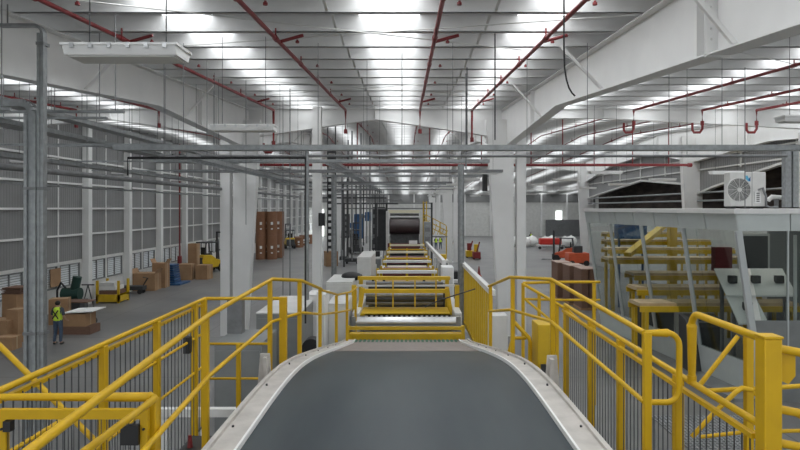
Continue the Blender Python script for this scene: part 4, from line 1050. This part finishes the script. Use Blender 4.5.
# ------------------------------------------------------------------ paper rolls
def roll(x, y, z, r, h, label, group):
    root = empty('paper_roll', (x, y, z), label, 'paper roll', group)
    MB().cyl((x,y,z), (x,y,z+h), r, 24).build('wound_paper', KRAFT, root)
    a = -1.15
    for (da, zz, w, hh) in ((0,h*.45,.24,.3), (.0,h*.25,.2,.14)):
        mb = MB(); p = Vector((x+math.sin(.23)*r*1.0, y-math.cos(.23)*r*1.005, z+zz))
        mb.box(p.x-w/2, p.x+w/2, p.y-.02, p.y+.02, p.z, p.z+hh); mb.build('label_sheet', LABEL, root)
    MB().cyl((x,y,z+h-.0), (x,y,z+h+.004), .1, 12).build('core', BLK, root)
    return root
stk = [(-15.7,64.5,'front left'), (-14.55,64.6,'front right'), (-15.6,66.4,'second row left'), (-14.3,66.6,'second row right'), (-14.7,69.0,'rearmost')]
for (x, y, nm) in stk:
    for q, lv in ((0,'lower'), (1,'upper')): roll(x, y, q*2.56, .56, 2.55, '%s brown paper roll of the %s stack beside the left column' % (lv, nm), 'standing brown paper rolls')
for i in range(5):
    roll(-15.2-.4*(i % 2), 84+i*2.2, 0, .65, 1.4, 'short brown paper roll far back on the left, %s of five' % words[i], 'short brown paper rolls')

# ------------------------------------------------------------------ forklifts
def forklift(x, y, sc, rz, m_, label):
    root = empty('forklift', (x, y, 0), label, 'forklift'); root.rotation_euler.z = rz; root.scale = (sc,)*3
    def P(mb, name, mt, bev=0):
        for i, v in enumerate(mb.v): mb.v[i] = (v[0]+x, v[1]+y, v[2])
        return mb.build(name, mt, root, bevel=bev)
    P(MB().prism([(-1.1,.35),(.7,.35),(.7,.8),(.1,.95),(-.35,1.25),(-1.1,1.3),(-1.25,.9)], 'y', -.5, .5), 'body', m_, .04)
    P(MB().prism([(-1.35,.4),(-1.05,.35),(-1.0,1.15),(-1.25,1.1)], 'y', -.48, .48), 'counterweight', DARK, .03)
    P(MB().box(-.7,-.2,-.25,.25,1.25,1.35).box(-.75,-.65,-.25,.25,1.35,1.8), 'seat', BLK)
    for sx, ex in ((-1.0,-.85),(.35,.2)):
        for sy in (-.45,.45): P(MB().bar((sx,sy,.9),(ex,sy,2.15),.07,.07), 'cage_post', DARK)
    P(MB().box(-.95,.3,-.5,.5,2.12,2.2), 'cage_roof', DARK)
    for sy in (-.3,.3): P(MB().box(.78,.9,sy-.05,sy+.05,.1,2.9), 'mast_rail', DARK)
    P(MB().box(.78,.9,-.35,.35,2.8,2.9).box(.78,.9,-.35,.35,1.5,1.58), 'mast_crossbar', DARK)
    P(MB().box(.9,.97,-.42,.42,.2,.7), 'fork_carriage', DARK)
    for sy in (-.25,.25): P(MB().box(.95,1.95,sy-.06,sy+.06,.12,.17), 'fork', GALVD)
    for (wx, r) in ((-.8,.27),(.55,.32)):
        for sy in (-.52,.52): P(MB().cyl((wx,sy-.1,r),(wx,sy+.1,r),r,20), 'wheel', BLK)
    P(MB().cyl((.1,0,1.2),(0,0,1.45),.03,8).tube([(0+.17*math.cos(a*.52),.17*math.sin(a*.52),1.48) for a in range(12)],.02,6,closed=True), 'steering_wheel', BLK)
    return root
forklift(xp(211,52), 52, 1.18, R(60), YELD, 'yellow forklift parked by the left wall beside the paper rolls')
forklift(xp(289,82), 82, 1.15, R(110), YELD, 'small yellow forklift far behind the paper rolls')
forklift(xp(356,73), 73, 1.3, R(-80), DARK, 'black forklift below the blue machine')
forklift(xp(563,62), 62, 1.1, R(160), ORANGE, 'orange red forklift beyond the brown board stacks, left one')
root = empty('orange_tugger', (xp(578,57), 57, 0), 'orange red flat truck beyond the brown board stacks, right of the forklift', 'truck')
X0 = xp(578,57)
MB().box(X0-1.0,X0+.95,56.5,58,.3,1.25).build('body', ORANGE, root, bevel=.05); MB().box(X0-.4,X0+.4,56.8,57.6,1.25,1.9).build('seat', DARK, root, bevel=.05)
for sx in (-.7,.65):
    for yy in (56.45,57.95): MB().cyl((X0+sx,yy,.28),(X0+sx,yy+.12,.28),.28,16).build('wheel', BLK, root)
# red pallet trucks mid right
for i, (px, y, lb) in enumerate(((470,66,'red and yellow pallet truck beside the grey service post, left one'), (477,64,'red and yellow pallet truck right of the grey service post'))):
    X0 = xp(px,y); root = empty('pallet_truck', (X0, y, 0), lb, 'pallet truck')
    MB().box(X0-.4,X0+.4,y,y+1.2,.1,.8).build('body', RED if i else YELD, root, bevel=.04)
    MB().bar((X0,y+.1,.8),(X0+.25,y-.2,1.9),.1,.1).build('handle', RED, root); MB().box(X0-.25,X0+.2,y+.4,y+.9,.8,1.6).build('battery_cover', YELD if i else RED, root, bevel=.04)
    for s in (-.3,.3): MB().cyl((X0+s,y+.1,.15),(X0+s,y+.3,.15),.15,12).build('wheel', BLK, root)
# blue machine mid left
root = empty('blue_machine', (xp(355,78), 78, 0), 'tall blue machine head with side arms left of the machine line', 'machine')
Y = 78
MB().box(xp(354,Y),xp(363,Y),Y,Y+1.2,1.5,zy(214,Y)).build('head', BLUE, root, bevel=.1)
MB().box(xp(327,Y),xp(356,Y),Y,Y+.8,zy(228,Y),zy(223,Y)).build('arm', BLUE, root, bevel=.05)
MB().box(xp(365,Y),xp(371,Y),Y-.2,Y+.8,zy(221,Y),zy(212,Y)).build('motor', BLUE, root, bevel=.05)
MB().box(xp(362,Y),xp(366,Y),Y,Y+.4,zy(218,Y),zy(215,Y)).build('link', GALVD, root)
for px in (330,343,360): MB().box(xp(px,Y)-.15,xp(px,Y)+.15,Y+.2,Y+.6,0,zy(224,Y)).build('post', GALVD, root)
for (px0, px1, pa, pb, y, lb) in ((372,385,207,250,58,'tall dark equipment rack just left of the big roll'), (336,349,214,238,66,'dark machine box behind the service post'), (424,431,222,262,50,'narrow grey drive column right of the machine units')):
    x0, x1 = xp(px0,y), xp(px1,y); root = empty('equipment_rack', ((x0+x1)/2, y, 0), lb, 'machine')
    MB().box(x0, x1, y, y+1.2, zy(pb,y), zy(pa,y)).build('housing', DARK if px0 != 424 else GALV, root, bevel=.03)
    for q in range(4): MB().box(x0+.08, x1-.08, y-.03, y, zy(pb,y)+.2+q*(zy(pa,y)-zy(pb,y))/4.3, zy(pb,y)+.55+q*(zy(pa,y)-zy(pb,y))/4.3).build('door', GALVD, root)
    for xx in (x0+.08, x1-.16): MB().box(xx, xx+.08, y+.3, y+.4, 0, zy(pb,y)).build('leg', DARK, root)
for i, (z, y) in enumerate(((6.55,34), (6.2,41), (6.6,49), (5.9,55), (6.35,63))):
    conduit([(-6.5, y, z), (-1.7+.3*i, y, z)], .06, 'dark horizontal pipe left of the machine line, %s in depth' % words[i], DARK if i % 2 else GALVD, 'pipe', rods_at=[(-6, y, z), (-2.2+.3*i, y, z)])
for i, (x, y) in enumerate(((-2.3,32.5), (2.4,30), (-2.3,37), (-2.2,44), (2.5,41))):
    root = empty('side_cabinet', (x, y, 0), 'light grey side cabinet along the machine units, %s of five' % words[i], 'cabinet')
    MB().box(x-.35, x+.35, y, y+1.6, 0, 1.9).build('body', WHITE2, root, bevel=.03); MB().box(x-.28, x+.28, y-.02, y, .15, 1.75).build('door', CABG, root)
    MB().box(x-.2, x+.2, y+.3, y+.9, 1.9, 2.3).build('motor', BLK if i % 2 else YELD, root, bevel=.04)
# low dark trolleys on the floor
for (px, py, lb) in ((340,262,'dark floor trolley near the grey service post'), (352,264,'dark floor trolley nearer the white tall cabinet')):
    y = 3300/(py-208); X0 = xp(px,y); root = empty('floor_trolley', (X0,y,0), lb, 'trolley')
    MB().box(X0-.7,X0+.7,y,y+1,.2,.55).build('deck', DARK, root)
    for s in (-.5,.5): MB().cyl((X0+s,y,.12),(X0+s,y+.1,.12),.12,12).build('wheel', BLK, root)
carton(xp(331,57), 57, 0, 1.1, 1.0, 1.4, .4, 'brown carton standing alone left of the service post')
# board stacks on the right
for i, (px0, px1, yy, lb) in enumerate(((557,572,36,'dark brown board stack furthest left of the three'), (569,585,34,'dark brown board stack in the middle of the three'), (581,597,32.2,'dark brown board stack nearest the booth corner'))):
    x0, x1 = xp(px0,yy), xp(px1,yy); root = empty('board_stack', ((x0+x1)/2, yy, 0), lb, 'board stack', 'brown board stacks')
    mb = MB(); n = 2
    for q in range(n): mb.box(x0+(x1-x0)*q/n+.03, x0+(x1-x0)*(q+1)/n-.03, yy, yy+1.5, .12, 2.2)
    mb.build('sheet_bundle', CARDD, root)
    MB().box(x0,x1,yy-.02,yy+1.55,2.2,2.24).build('top_sheet', mat('pale_brown_sheet%d' % i, (.40,.30,.25), .8), root)
    MB().box(x0,x1,yy,yy+1.5,0,.12).build('pallet', CARD, root)
# bales and red tarp far right
words2 = ['leftmost', 'second', 'third', 'fourth', 'fifth', 'sixth', 'seventh', 'rightmost']
for i in range(8):
    y = 84+(i % 2)*2; X0 = xp(505+i*10, 84)
    mb = MB().ball((X0,y,.75), .85, (1,.8,.88), 14, 8)
    o = mb.build('white_bag', LABEL); tag(o, 'big white filled bag on the floor far right, %s of the row' % words2[i], 'bag', 'white bags far right')
    MB().cyl((X0,y,1.42),(X0,y,1.6),.2,10,.12).build('bag_neck', LABEL, o)
root = empty('red_cart', (xp(551,80), 80, 0), 'red covered cart in front of the white bags', 'cart')
MB().box(xp(540,80),xp(562,80),80,81,.6,1.45).build('red_cover', mat('bright_red_cover', (.55,.03,.02), .6), root, bevel=.15)
MB().box(xp(538,80),xp(564,80),79.9,81.1,.4,.6).build('frame', WHITE2, root)
for px in (540,562): MB().cyl((xp(px,80),80,.2),(xp(px,80),80.2,.2),.2,12).build('wheel', BLK, root)
# cones
def cone(px, py, sc, label):
    y = 3300/(py-208); x = xp(px,y); root = empty('traffic_cone', (x,y,0), label, 'traffic cone')
    MB().box(x-.2*sc,x+.2*sc,y-.2*sc,y+.2*sc,0,.04).build('base', ORANGE, root); MB().cyl((x,y,.04),(x,y,.8*sc),.15*sc,16,.03*sc).build('cone_body', RED, root)
    MB().cyl((x,y,.36*sc),(x,y,.48*sc),.102*sc,16,.083*sc).build('band', RED, root)
cone(508.5, 318, 1.05, 'red traffic cone beside the tapered column, nearer one')
cone(479, 276, 1.0, 'red traffic cone by the aisle beyond the white-topped fence')

# ------------------------------------------------------------------ people
def person(x, y, h, rz, label, vest=True, jeans=JEAN, arms='work', lod=False):
    root = empty('person', (x, y, 0), label, 'person'); root.rotation_euler.z = rz
    s = h/1.72
    J = {'pel':(0,0,.93),'bel':(0,.0,1.08),'che':(0,.0,1.28),'nek':(0,.01,1.47),'hd0':(0,.0,1.55),'hd1':(0,-.01,1.64),
         'lh':(-.1,0,.88),'lk':(-.11,-.03,.5),'la':(-.12,.02,.09),'lt':(-.13,-.16,.04),
         'rh':(.1,0,.88),'rk':(.12,-.02,.5),'ra':(.14,.03,.09),'rt':(.16,-.15,.04),
         'ls':(-.18,0,1.41),'le':(-.25,.02,1.14),'lw':(-.23,-.16,.97),
         'rs':(.18,0,1.41),'re':(.26,0,1.15),'rw':(.24,-.2,1.02)}
    if arms == 'down': J['lw'] = (-.27,-.05,.88); J['rw'] = (.27,-.05,.88)
    rad = {'pel':(.15,.11),'bel':(.14,.1),'che':(.165,.11),'nek':(.055,.055),'hd0':(.085,.095),'hd1':(.085,.105),'lh':(.095,.095),'lk':(.058,.06),'la':(.04,.045),'lt':(.038,.03),
           'ls':(.06,.06),'le':(.042,.042),'lw':(.028,.028)}
    for a in ('h','k','a','t','s','e','w'): rad['r'+a] = rad['l'+a]
    E = [('pel','bel'),('bel','che'),('che','nek'),('nek','hd0'),('hd0','hd1'),('pel','lh'),('lh','lk'),('lk','la'),('la','lt'),('pel','rh'),('rh','rk'),('rk','ra'),('ra','rt'),
         ('che','ls'),('ls','le'),('le','lw'),('che','rs'),('rs','re'),('re','rw')]
    names = list(J); vs = [tuple(c*s for c in J[n]) for n in names]; r_ = [rad[n] for n in names]; ed = [(names.index(a), names.index(b)) for a, b in E]
    def skin(nm, vs, ed, r_, mt, parent, lv=1, rooti=0):
        me = bpy.data.meshes.new(nm); me.from_pydata(vs, ed, []); me.materials.append(mt)
        o = bpy.data.objects.new(nm, me); C.objects.link(o); o.parent = parent
        sk = o.modifiers.new('skin','SKIN'); sk.use_smooth_shade = True
        if not me.skin_vertices:
            bpy.context.view_layer.objects.active = o
        for i, v in enumerate(me.skin_vertices[0].data): v.radius = (r_[i][0]*s, r_[i][1]*s); v.use_root = (i == rooti)
        ss = o.modifiers.new('sub','SUBSURF'); ss.levels = lv; ss.render_levels = lv
        return o
    # fingers as extra chains of the same body: palm + five fingers per hand
    if not lod:
        for side, sg in (('lw',-1),('rw',1)):
            w = Vector(J[side]); pi = len(vs); vs.append(tuple((w+Vector((0,-.07,-.03)))*s)); r_.append((.032,.018)); ed.append((names.index(side), pi))
            for q in range(4):
                b = w+Vector((sg*(-.03+.02*q),-.1,-.04)); i0 = len(vs)
                L = (.055,.065,.06,.045)[q]
                vs.append(tuple(b*s)); vs.append(tuple((b+Vector((0,-L*.6,-L*.3)))*s)); vs.append(tuple((b+Vector((0,-L*.8,-L)))*s))
                r_ += [(.009,.009),(.008,.008),(.007,.007)]; ed += [(pi,i0),(i0,i0+1),(i0+1,i0+2)]
            i0 = len(vs); vs.append(tuple((w+Vector((-sg*.035,-.06,-.03)))*s)); vs.append(tuple((w+Vector((-sg*.05,-.1,-.06)))*s)); r_ += [(.011,.011),(.009,.009)]; ed += [(pi,i0),(i0,i0+1)]
    body = skin('body', vs, ed, r_, SKIN, root)
    # clothes follow the body: shirt/sleeves, trousers, vest
    def sub(keys, edges, grow, mt, nm):
        vv = [tuple(c*s for c in (J[k] if isinstance(k, str) else k)) for k in keys]
        rr2 = []
        for k in keys:
            g = rad[k] if isinstance(k, str) else grow_default
            rr2.append((g[0]+grow, g[1]+grow))
        return skin(nm, vv, edges, rr2, mt, root)
    grow_default = (.05,.05)
    sub(['pel','lh','lk','la','rh','rk','ra','bel'], [(0,1),(1,2),(2,3),(0,4),(4,5),(5,6),(0,7)], .012, jeans, 'trousers')
    sub(['che','bel','pel','ls','le','rs','re','nek'], [(0,1),(1,2),(0,3),(3,4),(0,5),(5,6),(0,7)], .014, SHIRT, 'shirt')
    if vest:
        skin('vest', [(0,.01*s,z_*s) for z_ in (1.50,1.44,1.3,1.12,.98,.93)], [(q,q+1) for q in range(5)], [(.10,.08),(.19,.135),(.205,.15),(.185,.145),(.19,.15),(.19,.15)], VEST, root)
        MBp = MB()
        for sgn in (-1, 1): MBp.bar((sgn*.12*s, .165*s, 1.38*s), (-sgn*.12*s, .165*s, 1.04*s), .045*s, .012*s, up=(0,1,0))
        for i, v in enumerate(MBp.v): MBp.v[i] = v
        me_o = MBp
        me = bpy.data.meshes.new('vest_straps'); me.from_pydata(me_o.v, [], me_o.f); me.materials.append(BLK)
        o = bpy.data.objects.new('vest_straps', me); C.objects.link(o); o.parent = root
    for nm, sx in (('shoe',-.125),('shoe',.15)):
        mb = MB().ball((sx*s,-.06*s,.045*s), .14*s, (.38,1,.36), 10, 6)
        me = bpy.data.meshes.new('shoe'); me.from_pydata(mb.v, [], mb.f); me.materials.append(BLK); o = bpy.data.objects.new('shoe', me); C.objects.link(o); o.parent = root
    def raw(mb, nm, mt):
        me = bpy.data.meshes.new(nm); me.from_pydata(mb.v, [], mb.f); me.materials.append(mt); me.polygons.foreach_set('use_smooth', [True]*len(mb.f)); o = bpy.data.objects.new(nm, me); C.objects.link(o); o.parent = root
    raw(MB().ball((0,.02*s,1.64*s), .105*s, (.9,1.02,.95), 14, 8), 'hair', HAIR)
    mb = MB().ball((0,-.035*s,1.6*s), .088*s, (.85,.95,1.15), 14, 8); mb.ball((0,-.125*s,1.595*s), .016*s, (.8,1,1.5), 8, 6)
    for sx in (-1,1): mb.ball((sx*.085*s,0,1.6*s), .022*s, (.4,.8,1.2), 8, 6)
    raw(mb, 'face', SKIN)
    mb = MB()
    for sx in (-1,1): mb.ball((sx*.03*s,-.112*s,1.625*s), .011*s, (1.2,.6,.7), 8, 6)
    raw(mb, 'eye', BLK)
    raw(MB().ball((0,-.113*s,1.555*s), .02*s, (1.2,.4,.3), 8, 6), 'mouth', WEBR)
    return root
person(xp(58,24.2), 24.2, 1.75, R(175), 'person in yellow hi-vis vest and jeans seen from behind, at the table')
person(xp(436,79), 79, 1.72, R(20), 'person in yellow vest right of the big roll, leftmost of three', arms='down', lod=True)
person(xp(440.5,80), 80, 1.70, R(-30), 'person in yellow vest right of the big roll, middle of three', arms='down', lod=True)
person(xp(455,76), 76, 1.72, R(0), 'person in yellow vest just left of the grey service post', arms='down', lod=True)
person(xp(531,92), 92, 1.75, R(0), 'person in green vest by the end wall behind the white bags', arms='down', lod=True)

# ------------------------------------------------------------------ camera, world, render look
cam = bpy.data.cameras.new('camera'); co = bpy.data.objects.new('camera', cam); C.objects.link(co)
co.location = (0, 0, EYE); co.rotation_euler = (R(90), 0, 0)
cam.sensor_width = 36; cam.lens = 27.0
cam.shift_x = -(VX-400)/800; cam.shift_y = -(225-VY)/800
cam.clip_end = 400; cam.clip_start = .05
bpy.context.scene.camera = co
w = bpy.data.worlds.new('daylight'); bpy.context.scene.world = w; w.use_nodes = True
bg = w.node_tree.nodes['Background']; bg.inputs['Color'].default_value = (.93, .97, 1, 1); bg.inputs['Strength'].default_value = .95
sc = bpy.context.scene
sc.view_settings.view_transform = 'Standard'; sc.view_settings.look = 'None'; sc.view_settings.gamma = 1
sc.view_settings.exposure = -0.12
sc.cycles.use_denoising = True
sc.cycles.max_bounces = 8; sc.cycles.diffuse_bounces = 5; sc.cycles.transparent_max_bounces = 12
sc.cycles.use_adaptive_sampling = False
sc.cycles.sample_clamp_indirect = 6
